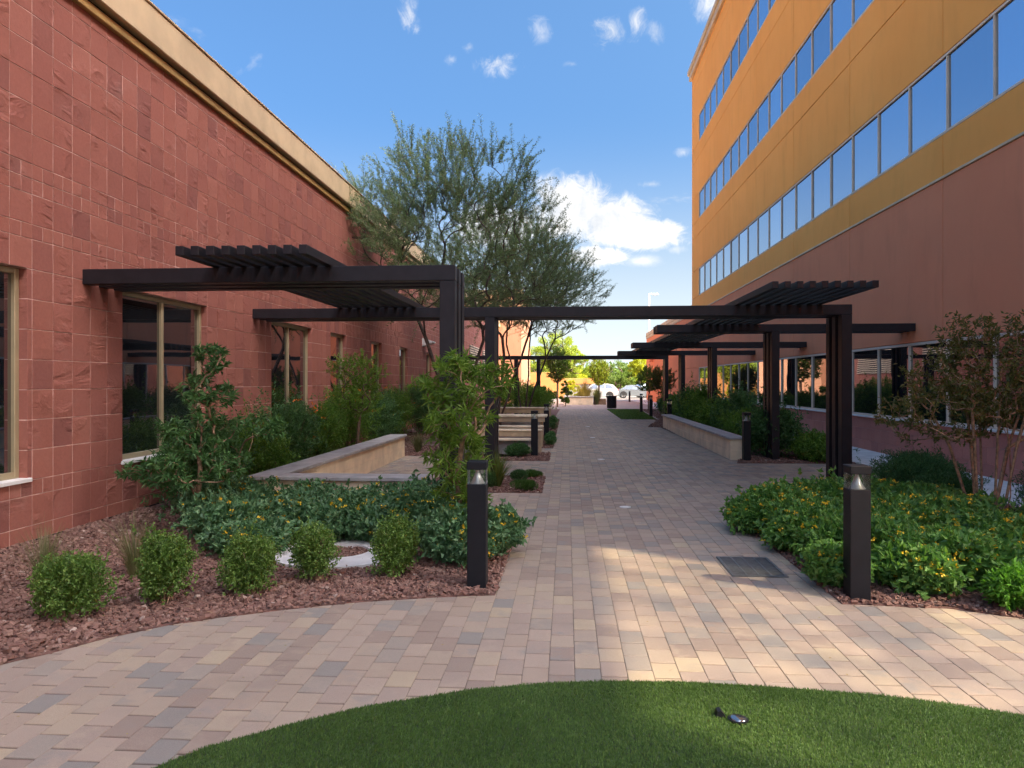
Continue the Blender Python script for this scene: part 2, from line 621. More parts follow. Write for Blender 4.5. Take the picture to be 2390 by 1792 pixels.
def mat_clear(name):
    m, k, b, out = new_mat(name)
    t = k.n('ShaderNodeBsdfTransparent'); t.inputs[0].default_value = (.93, .95, .95, 1)
    gl = k.n('ShaderNodeBsdfGlossy'); gl.inputs['Roughness'].default_value = .05
    lw = k.n('ShaderNodeLayerWeight'); lw.inputs['Blend'].default_value = .25
    mx = k.n('ShaderNodeMixShader')
    k.l(k.m('ADD', .06, k.m('MULTIPLY', lw.outputs['Fresnel'], .8)), mx.inputs[0])
    k.l(t.outputs[0], mx.inputs[1]); k.l(gl.outputs[0], mx.inputs[2]); k.l(mx.outputs[0], out.inputs[0])
    return m


M = {}
M['paver'] = mat_paver()
M['far_paving'] = mat_far_paving()
M['joint_sand'] = mat_plain('joint_sand', (.12, .085, .07), .95, .2, 12)
M['earth'] = mat_plain('earth', (.16, .085, .07), .95, .25, 9, .5, 60, bdist=.01)
M['lot'] = mat_plain('pale_concrete', (.30, .265, .24), .85, .12, 1.3, .3, 120)
M['pink_paving'] = mat_plain('pink_paving', (.34, .265, .235), .85, .16, 3.0, .3, 120)
M['gravel'] = None
M['tile'] = mat_stone_tile('red_sandstone', [(.350, .134, .100), (.325, .121, .092), (.372, .146, .108), (.305, .114, .089), (.355, .134, .100), (.265, .103, .084), (.342, .130, .096)])
M['block'] = mat_stone_tile('red_block', [(.58, .235, .18), (.54, .22, .17), (.61, .25, .19), (.52, .205, .16)], .5)
M['grout'] = mat_plain('pink_grout', (.68, .46, .40), .9, .2, 5)
M['tan_metal'] = mat_plain('tan_coping', (.60, .45, .27), .55, .08, 1.5, .1, 30)
M['gold_trim'] = mat_plain('gold_trim', (.46, .29, .10), .5, .1, 2.0)
M['frame'] = mat_plain('champagne_frame', (.40, .33, .20), .42, .05, 3, metallic=.25)
M['frame_pale'] = mat_plain('pale_frame', (.70, .58, .46), .6, .05, 3, spec=.2)
M['sill_white'] = mat_plain('white_sill', (.74, .72, .69), .6, .05, 3)
M['stucco_tan'] = mat_stucco('ochre_stucco', (.95, .428, .105), (.90, .382, .085))
M['stucco_red'] = mat_stucco('brick_red_stucco', (.78, .290, .145), (.73, .262, .130))
M['glass_up'] = mat_glass_mirror('blue_coated_glass', (.62, .74, .88), (.05, .07, .10), .66)
M['glass_low'] = mat_glass_mirror('dark_window_glass', (.80, .80, .80), (.012, .014, .018), .34)
M['bronze'] = mat_plain('dark_bronze_metal', (.0150, .0130, .0165), .46, .12, 8, .08, 200, spec=.30)
M['black_metal'] = mat_plain('black_powder_coat', (.0085, .009, .0125), .5, .08, 9, .06, 300, spec=.25)
M['chrome'] = mat_plain('spun_aluminium', (.82, .80, .76), .38, .05, 40, metallic=.55)
M['clear'] = mat_clear('clear_acrylic')
M['cream_wall'] = mat_plain('cream_render', (.86, .70, .49), .85, .09, 2.6, .35, 130)
M['cap_stone'] = mat_plain('grey_cap_stone', (.40, .385, .38), .75, .12, 4, .25, 120)
M['white_conc'] = mat_plain('white_concrete', (.62, .61, .60), .85, .08, 3, .25, 120)
M['bench_wood'] = mat_plain('cream_bench', (.76, .64, .46), .7, .12, 4, .2, 90)
M['bench_side_shaded'] = mat_plain('bench_shaded_sides', (.44, .33, .21), .75, .12, 4)  # darker copy of the bench cream: shade painted onto faces and legs
M['bench_shade'] = mat_plain('bench_shade_grey', (.30, .28, .26), .75, .12, 4)  # grey standing for the shade below the seat
M['bark'] = mat_plain('dark_bark', (.085, .058, .045), .9, .3, 22, .9, 55, bdist=.012)
M['bark_tan'] = mat_plain('tan_bark', (.30, .19, .115), .85, .25, 22, .6, 60, bdist=.006)
M['bark_brown'] = mat_plain('brown_bark', (.16, .105, .07), .88, .25, 22, .6, 60, bdist=.006)
M['orange_wall'] = mat_stucco('orange_stucco', (.58, .27, .09), (.52, .23, .075))
M['far_stone'] = mat_stucco('sunlit_stone', (.52, .27, .165), (.46, .225, .14))
M['white_lamp'] = mat_plain('white_fixture', (.75, .75, .73), .45, .04, 4)
M['car_white'] = mat_plain('white_car_paint', (.50, .51, .52), .22, .02, 2, spec=.8)
M['car_silver'] = mat_plain('silver_car_paint', (.22, .25, .27), .22, .03, 2, metallic=.3)
M['car_blue'] = mat_plain('pale_blue_car_paint', (.17, .23, .30), .22, .03, 2, metallic=.3)
M['car_glass'] = mat_glass_mirror('car_glass', (.8, .85, .9), (.03, .035, .04), .35)
M['rubber'] = mat_plain('rubber', (.025, .025, .027), .8, .1, 8)
M['rim'] = mat_plain('alloy_rim', (.55, .56, .57), .3, .05, 8, metallic=.8)
M['red_lens'] = mat_plain('red_lens', (.55, .03, .02), .25, .05, 8)
M['drain'] = mat_plain('grey_drain_steel', (.17, .18, .19), .5, .1, 20, metallic=.6)
M['drain_pit'] = mat_plain('dark_pit', (.01, .01, .012), .9, .1, 20)
M['turf_base'] = mat_plain('turf_backing', (.035, .065, .020), .95, .3, 30)
M['disc'] = mat_plain('pale_light_lens', (.80, .78, .72), .3, .04, 20)
M['asphalt'] = mat_plain('asphalt', (.10, .095, .09), .9, .15, 3, .3, 90)

M['leaf_box'] = mat_leaf('boxwood_leaf', [(0.084, 0.164, 0.032), (0.128, 0.236, 0.047), (0.198, 0.306, 0.072), (0.068, 0.128, 0.029)], .42, .30, clump=5)
M['leaf_lant_l'] = mat_leaf('lantana_leaf_blue', [(0.063, 0.146, 0.067), (0.100, 0.215, 0.097), (0.168, 0.292, 0.142), (0.048, 0.121, 0.059)], .5, .25, clump=4)
M['leaf_lant_r'] = mat_leaf('lantana_leaf', [(0.080, 0.191, 0.046), (0.123, 0.268, 0.061), (0.202, 0.370, 0.091), (0.058, 0.146, 0.043)], .5, .32, clump=4)
M['leaf_bright'] = mat_leaf('bright_leaf', [(.09, .24, .03), (.13, .32, .04), (.06, .17, .025)], .45, .35)
M['leaf_dark'] = mat_leaf('dark_leaf', [(0.045, 0.114, 0.037), (0.073, 0.177, 0.054), (0.124, 0.250, 0.084), (0.036, 0.094, 0.034)], .45, .25, clump=4)
M['leaf_fern'] = mat_leaf('feathery_leaf', [(0.076, 0.170, 0.031), (0.130, 0.255, 0.043), (0.194, 0.339, 0.058), (0.065, 0.142, 0.031)], .55, .35, clump=3)
M['leaf_olive'] = mat_leaf('olive_leaf', [(0.095, 0.094, 0.025), (0.135, 0.144, 0.038), (0.074, 0.088, 0.025), (0.189, 0.125, 0.045)], .5, .3, clump=4)
M['leaf_lime'] = mat_leaf('lime_leaf', [(.10, .19, .028), (.15, .26, .04), (.21, .33, .06), (.07, .14, .025)], .45, .4, clump=4)
M['leaf_mesq'] = mat_leaf('mesquite_leaf', [(0.109, 0.157, 0.078), (0.162, 0.219, 0.112), (0.216, 0.291, 0.149), (0.086, 0.125, 0.065)], .6, .35, clump=1.2)
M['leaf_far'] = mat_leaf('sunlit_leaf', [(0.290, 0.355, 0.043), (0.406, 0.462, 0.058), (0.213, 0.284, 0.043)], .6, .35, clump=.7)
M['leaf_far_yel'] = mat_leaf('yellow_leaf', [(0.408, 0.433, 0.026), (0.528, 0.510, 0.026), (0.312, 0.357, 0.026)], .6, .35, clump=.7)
M['leaf_far_grn'] = mat_leaf('green_leaf', [(0.090, 0.153, 0.024), (0.144, 0.221, 0.036), (0.198, 0.272, 0.054)], .6, .3, clump=.9)
M['leaf_yucca'] = mat_leaf('yucca_leaf', [(.11, .16, .035), (.17, .20, .05), (.08, .12, .03)], .5, .25)
M['leaf_juniper'] = mat_leaf('juniper_leaf', [(0.027, 0.082, 0.026), (0.043, 0.118, 0.035), (0.062, 0.155, 0.046)], .6, .2, clump=4)
M['leaf_moss'] = mat_leaf('mound_leaf', [(.05, .12, .02), (.075, .165, .03), (.04, .09, .02)], .6, .25, clump=6)
M['grass_dry'] = mat_leaf('dry_grass', [(.16, .17, .07), (.23, .22, .11), (.11, .13, .06)], .6, .3)
M['grass_gold'] = mat_leaf('gold_grass', [(.38, .27, .11), (.30, .22, .09), (.24, .22, .08)], .6, .3)
M['turf'] = mat_leaf('turf_blade', [(0.052, 0.111, 0.023), (0.078, 0.156, 0.033), (0.120, 0.209, 0.048), (0.039, 0.085, 0.019)], .55, .22, clump=2.0)
M['petal'] = mat_leaf('yellow_petal', [(.88, .62, .03), (.84, .50, .02), (.90, .70, .08)], .5, .25, (1, .9, .4))
M['petal_or'] = mat_leaf('orange_petal', [(.80, .25, .02), (.75, .18, .02), (.85, .33, .03)], .5, .25, (1, .8, .3))


def mat_gravel():
    m, k, b, out = new_mat('red_gravel')
    r, g = piece_random(k)
    c = k.ramp(r, [(0, (.165, .088, .070)), (.25, (.22, .125, .098)), (.5, (.13, .070, .058)), (.75, (.27, .165, .130)), (.95, (.18, .098, .078)), (1.0, (.42, .33, .28))])
    c = k.mix(.3, c, k.ramp(k.noise(g.outputs['Position'], 150, 3, .7), [(.3, .25), (.7, .75)]), 'OVERLAY')
    k.l(c, b.inputs['Base Color'])
    b.inputs['Roughness'].default_value = .85
    b.inputs['Specular IOR Level'].default_value = .3
    return m


M['gravel'] = mat_gravel()

# ================================================================== SETTING
WL, WR = -5.41, 7.45              # faces of the left and right buildings

# big ground, path base, far surfaces
MB().box(-300, 300, -120, 500, -.6, -.03).build('ground', M['earth'], kind='structure')
MB().box(-40, 60, 67.0, 110, -.03, -.012).build('car_park', M['lot'], kind='structure')
MB().box(-14, 12, 46.75, 67.0, -.03, -.004).build('far_pavement', M['pink_paving'], kind='structure')
MB().box(6.02, WR, 3.0, 70, -.03, .022).build('concrete_strip', M['white_conc'], kind='structure')

pathroot = MB().box(-5.4, 7.4, -9, 46.8, -.03, -.0055).build('path', M['joint_sand'], kind='structure')

# bed outlines -------------------------------------------------
BED_L1 = [(-.575, 5.85), (-1.036, 5.76), (-1.575, 5.60), (-2.07, 5.38), (-2.51, 5.14), (-2.78, 4.96), (-3.05, 4.68), (-3.24, 4.38), (-3.4, 4.19),
          (-4.0, 3.55), (-4.6, 2.8), (-5.0, 2.0), (-5.41, 1.0), (-5.41, 40.0), (-4.12, 40.0), (-4.12, 9.14), (-.575, 9.09)]
BED_L2 = [(-.39, 11.3), (-.39, 13.3), (-2.3, 13.3), (-2.3, 11.3)]
BED_L3 = [(-.39, 15.9), (-.39, 17.7), (-1.0, 17.7), (-1.0, 16.5), (-4.1, 16.9), (-4.1, 19.5), (-3.2, 19.5), (-3.1, 16.6), (-2.2, 15.9)]
BED_L4 = [(-.36, 19.0), (-.36, 33.8), (-.75, 33.8), (-.75, 19.0)]
BED_L5 = [(-.62, 34.5), (-.45, 46.5), (-5.4, 46.5), (-5.4, 34.5)]
BED_L6 = [(-2.9, 20), (-2.9, 34), (-4.12, 34), (-4.12, 20)]
BED_R1 = [(2.1, 5.82), (2.86, 5.76), (3.27, 5.55), (4.3, 4.95), (5.2, 4.1), (6.02, 2.9), (6.02, 13.0), (3.85, 13.0), (3.7, 10.0), (2.1, 9.7)]
BED_R2 = [(3.55, 15.75), (6.02, 15.9), (6.02, 34.0), (3.9, 34.0), (3.9, 28.3), (3.5, 28.3), (3.5, 27.8), (3.72, 16.4)]
BED_R3 = [(3.05, 28.3), (4.2, 34.1), (4.6, 46.7), (6.02, 46.7), (6.02, 28.3)]
TURF = [(-8, -7), (-5.2, -3.5), (-3.6, 0), (-2.6, 1.9), (-1.79, 3.12), (-1.67, 3.29), (-1.36, 3.55), (-1.05, 3.77), (-.53, 4.02), (-.15, 4.13), (.19, 4.19), (.65, 4.215), (1.053, 4.19), (1.67, 4.12),
        (2.0, 4.03), (2.31, 3.92), (3.2, 3.45), (4.0, 2.7), (4.7, 1.6), (5.0, 0), (5.0, -4), (4.0, -7)]
TURF2 = [(2.47, 34.1), (4.05, 34.1), (4.5, 46.6), (2.47, 46.6)]
BEDS = [BED_L1, BED_L2, BED_L3, BED_L4, BED_L5, BED_L6, BED_R1, BED_R2, BED_R3, TURF, TURF2]


def sheet(name, poly, z, mat, depth=.04, kind='structure', parent=None):
    import bmesh
    bm = bmesh.new()
    vs = [bm.verts.new((x, y, z)) for x, y in poly]
    f = bm.faces.new(vs)
    if f.normal.z < 0: f.normal_flip()
    r = bmesh.ops.extrude_face_region(bm, geom=[f])
    bmesh.ops.translate(bm, verts=[v for v in r['geom'] if isinstance(v, bmesh.types.BMVert)], vec=(0, 0, -depth))
    bmesh.ops.triangulate(bm, faces=bm.faces[:])
    bmesh.ops.recalc_face_normals(bm, faces=bm.faces[:])
    me = bpy.data.meshes.new(name); bm.to_mesh(me); bm.free()
    me.materials.append(mat)
    o = bpy.data.objects.new(name, me); link(o, parent)
    o['kind'] = kind
    return o


# pavers -------------------------------------------------------
PW, PL = .1524, .2286
PX0 = .0434


def paver_geo(w, l, gap=.0026, bev=.0025, h=.02):
    x = w / 2 - gap / 2; y = l / 2 - .0070
    V = [(-x, -y, -h), (x, -y, -h), (x, y, -h), (-x, y, -h), (-x, -y, -bev), (x, -y, -bev), (x, y, -bev), (-x, y, -bev),
         (-x + bev, -y + bev, 0), (x - bev, -y + bev, 0), (x - bev, y - bev, 0), (-x + bev, y - bev, 0)]
    Q = [(0, 1, 5, 4), (1, 2, 6, 5), (2, 3, 7, 6), (3, 0, 4, 7), (4, 5, 9, 8), (5, 6, 10, 9), (6, 7, 11, 10), (7, 4, 8, 11), (8, 9, 10, 11)]
    return np.array(V), np.array(Q)


def build_pavers():
    V0, Q0 = paver_geo(PW, PL)
    me = np_mesh('paver', V0, Q0, M['paver'])
    rs = np.random.RandomState(4)
    cells = []
    for i in range(-36, 50):
        xc = PX0 + (i + .5) * PW
        off = (.5 if i % 2 else 0.0) * PL
        jit = rs.uniform(-.012, .012)
        for j in range(-2, 205):
            yc = 1.2 + (j + .5) * PL + off + jit
            if yc > 46.7 or (yc > 20 and (xc < -.9 or xc > 4.0) and yc < 33.9): continue
            if xc > 6.0 or xc < -5.3: continue
            if yc > 13.2 and xc > 6.0: continue
            cells.append((xc, yc))
    keep = []
    h, hw = PL / 2 + .01, PW / 2 + .01
    for xc, yc in cells:
        hid = False
        for P in BEDS:
            if all(in_poly(xc + a, yc + b, P) for a, b in ((-hw, -h), (hw, -h), (hw, h), (-hw, h))):
                hid = True; break
        if hid: continue
        d = math.hypot(xc, yc)
        # inside the field of view ?
        cz = yc * CT - xc * ST
        cx = xc * CT + yc * ST
        vis = cz > .5 and abs(cx / cz) < .72 and cz > 3.0
        keep.append((0 if vis else 1, d, xc, yc))
    keep.sort()
    parts = keep[:300]; rest = keep[300:]
    for _, _, x, y in parts:
        o = inst('paver', me, pathroot, (x, y, rs.uniform(-.0012, .0012)))
        o.rotation_euler = (rs.uniform(-.004, .004), rs.uniform(-.005, .005), rs.uniform(-.004, .004))
    A = np.array([(x, y, rs.uniform(-.0012, .0012)) for _, _, x, y in rest])
    n = len(A)
    V = (V0[None] + A[:, None, :])
    tilt = rs.uniform(-.005, .005, (n, 2))
    V[:, :, 2] += V0[None, :, 0] * tilt[:, :1] + V0[None, :, 1] * tilt[:, 1:]
    V = V.reshape(-1, 3)
    Q = (Q0[None] + (np.arange(n) * len(V0))[:, None, None]).reshape(-1, 4)
    o = bpy.data.objects.new('paver_field', np_mesh('paver_field', V, Q, M['paver']))
    link(o, pathroot); o['kind'] = 'stuff'


build_pavers()

bed_objs = []
for nm, P in (('planting_bed', BED_L1), ('planting_bed', BED_L2), ('planting_bed', BED_L3), ('planting_bed', BED_L4), ('planting_bed', BED_L5), ('planting_bed', BED_L6),
              ('planting_bed', BED_R1), ('planting_bed', BED_R2), ('planting_bed', BED_R3)):
    bed_objs.append(sheet(nm, P, .009, M['earth']))


def chips(name, regions, seed, mat=M['gravel']):
    """angular crushed stone; regions: (poly, bbox, density, size lo, size hi)"""
    rs = np.random.RandomState(seed)
    C = []; S = []
    for P, (x0, x1, y0, y1), dens, s0, s1 in regions:
        n = int((x1 - x0) * (y1 - y0) * dens)
        X = rs.uniform(x0, x1, n); Y = rs.uniform(y0, y1, n)
        k = in_poly_np(X, Y, P)
        X = X[k]; Y = Y[k]
        s = s0 + (s1 - s0) * rs.rand(len(X)) ** 1.9
        C.append(np.stack([X, Y, .009 + s * rs.uniform(.05, .5, len(X))], 1)); S.append(s)
    C = np.vstack(C); S = np.concatenate(S); n = len(C)
    C[:, 2] += .078 * np.clip((-4.45 - C[:, 0]) / .96, 0, 1)
    # wedge-like chip: a box of eight jittered corners, flattened
    B = np.array([(-1, -1, -1), (1, -1, -1), (1, 1, -1), (-1, 1, -1), (-1, -1, 1), (1, -1, 1), (1, 1, 1), (-1, 1, 1)], float) * .5
    V = B[None] * (1 + rs.uniform(-.45, .35, (n, 8, 3)))
    V *= np.stack([S, S * rs.uniform(.5, .9, n), S * rs.uniform(.25, .6, n)], 1)[:, None, :]
    ax = rs.uniform(0, 2 * math.pi, (n, 3)); ax[:, :2] = rs.normal(0, .35, (n, 2))
    c, s = np.cos(ax), np.sin(ax)
    def rot(V, i, j, a):
        x = V[..., i] * c[:, a:a + 1] - V[..., j] * s[:, a:a + 1]
        y = V[..., i] * s[:, a:a + 1] + V[..., j] * c[:, a:a + 1]
        V = V.copy(); V[..., i] = x; V[..., j] = y
        return V
    V = rot(V, 1, 2, 0); V = rot(V, 0, 2, 1); V = rot(V, 0, 1, 2)
    V += C[:, None, :]
    Q = (np.array(BOXQ)[None] + (np.arange(n) * 8)[:, None, None]).reshape(-1, 4)
    o = bpy.data.objects.new(name, np_mesh(name, V.reshape(-1, 3), Q, mat)); link(o)
    o['kind'] = 'stuff'
    return tag(o, None, None)


MB().add([(-5.41, -1, .084), (-4.45, -1, .0085), (-4.45, 40, .0085), (-5.41, 40, .084), (-5.41, -1, -.02), (-4.45, -1, -.02), (-4.45, 40, -.02), (-5.41, 40, -.02)], [(0, 1, 2, 3), (4, 7, 6, 5), (0, 4, 5, 1), (2, 6, 7, 3), (1, 5, 6, 2), (0, 3, 7, 4)]).build('planting_bed', M['earth'], kind='structure')
g = chips('gravel', [(BED_L1, (-5.41, -.56, 1.5, 9.1), 2300, .010, .045), (BED_L1, (-5.41, -4.1, 9.0, 24), 260, .02, .05),
                     (BED_L2, (-2.3, -.36, 11.3, 13.3), 1000, .015, .045), (BED_L3, (-4.1, -.36, 15.9, 19.5), 600, .02, .045),
                     (BED_L4, (-.8, -.3, 19, 33.8), 450, .02, .045)], 5)
tag(g, 'crushed red stone covering the beds by the tiled wall', 'gravel', None, 'stuff')
g = chips('gravel', [(BED_R1, (2.0, 6.02, 2.9, 6.9), 2000, .010, .045), (BED_R1, (2.0, 6.02, 6.9, 13), 350, .02, .05),
                     (BED_R2, (3.5, 6.02, 15.7, 19), 650, .018, .045), (BED_R2, (3.5, 6.02, 19, 34), 120, .025, .05), (BED_R3, (3.0, 6.02, 28.3, 46.7), 120, .03, .06)], 6)
tag(g, 'crushed red stone covering the beds along the right building', 'gravel', None, 'stuff')


def turf(name, P, regions, seed, base_name):
    b = sheet(base_name, P, .012, M['turf_base'])
    rs = np.random.RandomState(seed)
    out = []
    for (x0, x1, y0, y1), dens, hgt, wid in regions:
        n = int((x1 - x0) * (y1 - y0) * dens)
        X = rs.uniform(x0, x1, n); Y = rs.uniform(y0, y1, n)
        k = in_poly_np(X, Y, P)
        X, Y = X[k], Y[k]; n = len(X)
        h = hgt * rs.uniform(.6, 1.15, n); a = rs.uniform(0, 2 * math.pi, n); w = wid * rs.uniform(.7, 1.3, n)
        # blades lie over in drifts
        lean = rs.uniform(.1, .75, n); la = rs.normal(0, 1.1, n) + 1.2 * np.sin(X * 2.1) + 1.1 * np.cos(Y * 2.7) + 2.3
        bx, by = np.cos(a) * w / 2, np.sin(a) * w / 2
        lx, ly = np.cos(la) * lean * h, np.sin(la) * lean * h
        z0 = .012
        V = np.stack([np.stack([X - bx, Y - by, np.full(n, z0)], 1), np.stack([X + bx, Y + by, np.full(n, z0)], 1),
                      np.stack([X + bx * .8 + lx * .35, Y + by * .8 + ly * .35, z0 + h * .6], 1), np.stack([X - bx * .8 + lx * .35, Y - by * .8 + ly * .35, z0 + h * .6], 1),
                      np.stack([X + lx, Y + ly, z0 + h * np.sqrt(1 - .6 * lean ** 2)], 1)], 1)
        out.append(V)
    V = np.vstack(out); n = len(V)
    ids = (np.arange(n) * 5)[:, None]
    Q = np.array([[0, 1, 2, 3]]) + ids; T = np.array([[3, 2, 4]]) + ids
    o = bpy.data.objects.new(name, np_mesh(name, V.reshape(-1, 3), [Q, T], M['turf'])); link(o)
    o['kind'] = 'stuff'
    return o


o = turf('grass', TURF, [((-2.0, 2.9, 2.9, 4.25), 38000, .014, .0030), ((-2.6, 3.6, 1.6, 2.9), 5000, .016, .005)], 8, 'lawn')
tag(o, 'short artificial turf blades on the rounded lawn in the foreground', 'turf', None, 'stuff')
o = turf('grass', TURF2, [((2.4, 4.6, 34, 46.7), 700, .03, .03)], 9, 'lawn')
tag(o, 'short turf on the small far lawn beside the litter bin', 'turf', None, 'stuff')

# ================================================================== LEFT BUILDING
GR = .3048
TY0 = 7.394                                    # a vertical joint of the stone
COURSES = [.10, .25, .555, .71, 1.015, 1.32, 1.625, 1.93, 2.235, 2.54, 2.845, 3.15, 3.30, 3.605, 3.76, 3.91, 4.215, 4.52, 4.825, 5.13, 5.435, 5.74, 5.90]
NARROW = {2, 11, 13, 14}
WIN_L = [(4.90, 7.02), (8.61, 10.72), (13.15, 15.28), (16.54, 17.72), (20.07, 21.2), (23.52, 24.7), (27.97, 29.1)]
WZ0, WZ1 = .71, 2.845
LB_END = 58.0
lb = empty('red_stone_building', (WL, 0, 0), label='low building clad in red sandstone tiles with a tan parapet, left of the path', cat='building')
LBI = Matrix.Translation((-WL, 0, 0))


def under(o, root):
    """keep world coordinates in the mesh, place under a root that is translated only"""
    o.parent = root
    o.matrix_parent_inverse = root.matrix_basis.inverted() if root.type == 'EMPTY' else Matrix()
    return o


def part(mb, name, mat, root, smooth=False, kind=None):
    o = mb.build(name, mat, None, smooth, kind)
    return under(o, root)


def build_left():
    REC = .085
    # masonry core with the window openings left free: pieces between openings
    mb = MB()
    x1 = WL - .028; x0 = WL - 9.0
    mb.box(x0, x1, -8, LB_END, -.1, WZ0)
    mb.box(x0, x1, -8, LB_END, WZ1, 6.0)
    ys = [-8] + [v for w in WIN_L for v in w] + [LB_END]
    for a, b in zip(ys[0::2], ys[1::2]):
        mb.box(x0, x1, a - .0, b, WZ0, WZ1)
    mb.box(x0, WL - .35, -7.9, LB_END - .1, WZ0 + .001, WZ1 - .001)   # dark room backs
    part(mb, 'wall', M['grout'], lb)
    # black strip put in for the shadow gap at the foot
    part(MB().box(WL - .2, WL - .015, -8, LB_END, -.1, .098), 'foot_shadow_strip', M['black_metal'], lb)
    mb = MB()
    mb.box(WL - .027, WL - .0044, -8, LB_END - .002, .101, WZ0 - .001)
    mb.box(WL - .027, WL - .0044, -8, LB_END - .002, WZ1 + .001, 5.87)
    for a, b in zip(ys[0::2], ys[1::2]):
        mb.box(WL - .027, WL - .0044, a + .001, b - .001, WZ0 - .001, WZ1 + .001)
    part(mb, 'grout', M['grout'], lb)
    # tiles
    rs = np.random.RandomState(11)
    tiles = []
    for ci in range(len(COURSES) - 1):
        z0, z1 = COURSES[ci], COURSES[ci + 1]
        step = GR / 2 if ci in NARROW else GR
        y = TY0 - GR * 50
        while y < LB_END:
            a, b = y, min(y + step, LB_END)
            y += step
            if b < -6: continue
            segs = [(a, b)]
            if z0 >= WZ0 - .01 and z1 <= WZ1 + .01:
                for w0, w1 in WIN_L:
                    new = []
                    for s0, s1 in segs:
                        if s1 <= w0 or s0 >= w1: new.append((s0, s1)); continue
                        if s0 < w0: new.append((s0, w0))
                        if s1 > w1: new.append((w1, s1))
                    segs = new
            for s0, s1 in segs:
                if s1 - s0 > .02: tiles.append((s0, s1, z0, z1))
    gap = .0040
    def tile_geo(s0, s1, z0, z1):
        p = WL + float(np.clip(rs.normal(0, .0010), -.0012, .0018)); t = np.clip(rs.normal(0, .0009, 4), -.0012, .0015)
        b = .0025
        y0, y1, za, zb = s0 + gap, s1 - gap, z0 + gap, z1 - gap
        V = [(WL - .027, y0, za), (WL - .027, y1, za), (WL - .027, y1, zb), (WL - .027, y0, zb),
             (p - b + t[0], y0, za), (p - b + t[1], y1, za), (p - b + t[2], y1, zb), (p - b + t[3], y0, zb),
             (p + t[0], y0 + b, za + b), (p + t[1], y1 - b, za + b), (p + t[2], y1 - b, zb - b), (p + t[3], y0 + b, zb - b)]
        Q = [(0, 1, 5, 4), (1, 2, 6, 5), (2, 3, 7, 6), (3, 0, 4, 7), (4, 5, 9, 8), (5, 6, 10, 9), (6, 7, 11, 10), (7, 4, 8, 11), (8, 9, 10, 11)]
        return V, Q
    def shown(t):
        s0, s1, z0, z1 = t
        yc = (s0 + s1) / 2; zc = (z0 + z1) / 2
        cz = yc * CT - WL * ST; cx = WL * CT + yc * ST
        if cz < 1 or abs(cx / cz) > .697 or (zc - 1.7) / cz > .52: return 1e9
        return cz / math.sqrt(s1 - s0)
    tiles.sort(key=shown)
    for t in tiles[:300]:
        V, Q = tile_geo(*t)
        part(MB().add(V, Q), 'tile', M['tile'], lb)
    mb = MB()
    for t in tiles[300:]:
        V, Q = tile_geo(*t); mb.add(V, Q)
    part(mb, 'tile_field', M['tile'], lb, kind='stuff')
    # stone returns in the window reveals
    mb = MB()
    for w0, w1 in WIN_L:
        for k in range(3, 10):
            z0, z1 = COURSES[k] + gap, COURSES[k + 1] - gap
            mb.box(WL - REC - .02, WL - .003, w1 - .001, w1 + .024, z0, z1)
            mb.box(WL - REC - .02, WL - .003, w0 - .024, w0 + .001, z0, z1)
    part(mb, 'reveal_stone', M['tile'], lb, kind='stuff')
    # windows
    for wi, (w0, w1) in enumerate(WIN_L):
        f = .062
        X0, X1 = WL - REC - .06, WL - REC
        mb = MB()
        mb.bbox(X0, X1, w0, w0 + f, WZ0 + .03, WZ1)
        mb.bbox(X0, X1, w1 - f, w1, WZ0 + .03, WZ1)
        mb.bbox(X0, X1 - .002, w0 + f, w1 - f, WZ1 - f, WZ1)
        mb.bbox(X0, X1 - .002, w0 + f, w1 - f, WZ0 + .03, WZ0 + .03 + f)
        win = part(mb, 'window', M['frame'], lb)
        mids = [(w0 + w1) / 2] if w1 - w0 > 1.5 else []
        edges = [w0 + f] + mids + [w1 - f]
        for ym in mids:
            part2(MB().bbox(X0, X1 - .004, ym - .028, ym + .028, WZ0 + .03 + f, WZ1 - f), 'mullion', M['frame'], win)
        for a, b in zip(edges[:-1], edges[1:]):
            part2(MB().box(X0 + .008, X0 + .02, a, b, WZ0 + .03 + f - .005, WZ1 - f + .005), 'pane', M['glass_low'], win)
        part2(MB().bbox(WL - REC - .02, WL + .035, w0 - .03, w1 + .03, WZ0 - .012, WZ0 + .028, .004), 'sill', M['sill_white'], win)
    # parapet and trims
    mb = MB(); mb.bbox(WL - .3, WL + .055, -8, LB_END + .0, 5.88, 5.985, .01)
    part(mb, 'gold_trim', M['gold_trim'], lb)
    part(MB().bbox(WL - .3, WL + .015, -8, LB_END - .01, 5.985, 6.03, .004), 'trim_recess', M['bronze'], lb)
    mb = MB().bbox(WL - .4, WL + .13, -8, LB_END + .05, 6.03, 6.50, .012)
    part(mb, 'parapet', M['tan_metal'], lb)
    part(MB().bbox(WL - 9, WL + .15, -8, LB_END + .08, 6.50, 6.535, .008), 'coping', M['tan_metal'], lb)
    # projecting far block whose end wall faces the path
    part(MB().box(WL - 6, -3.62, LB_END, LB_END + 14, 0, 8.6), 'far_block', M['far_stone'], lb)
    part(MB().bbox(WL - 6.1, -3.5, LB_END - .1, LB_END + 14.1, 8.6, 9.0, .02), 'far_block_parapet', M['tan_metal'], lb)
    # louvres
    for (a, b) in ((40.6, 45.0), (46.8, 51.5)):
        mb = MB()
        z = 2.3
        while z < 3.75:
            mb.box(WL - .02, WL + .07, a, b, z, z + .05); z += .13
        lv = part(mb, 'louvre', M['frame_pale'], lb)
        part2(MB().box(WL + .001, WL + .012, a - .05, b + .05, 2.25, 3.8), 'louvre_back', M['black_metal'], lv)
    # wedge wall light
    mb = MB().prism([(WL, 3.05), (WL + .02, 3.05), (WL + .42, 3.2), (WL + .42, 3.23), (WL, 3.36)], 27.2, 27.75, 'y')
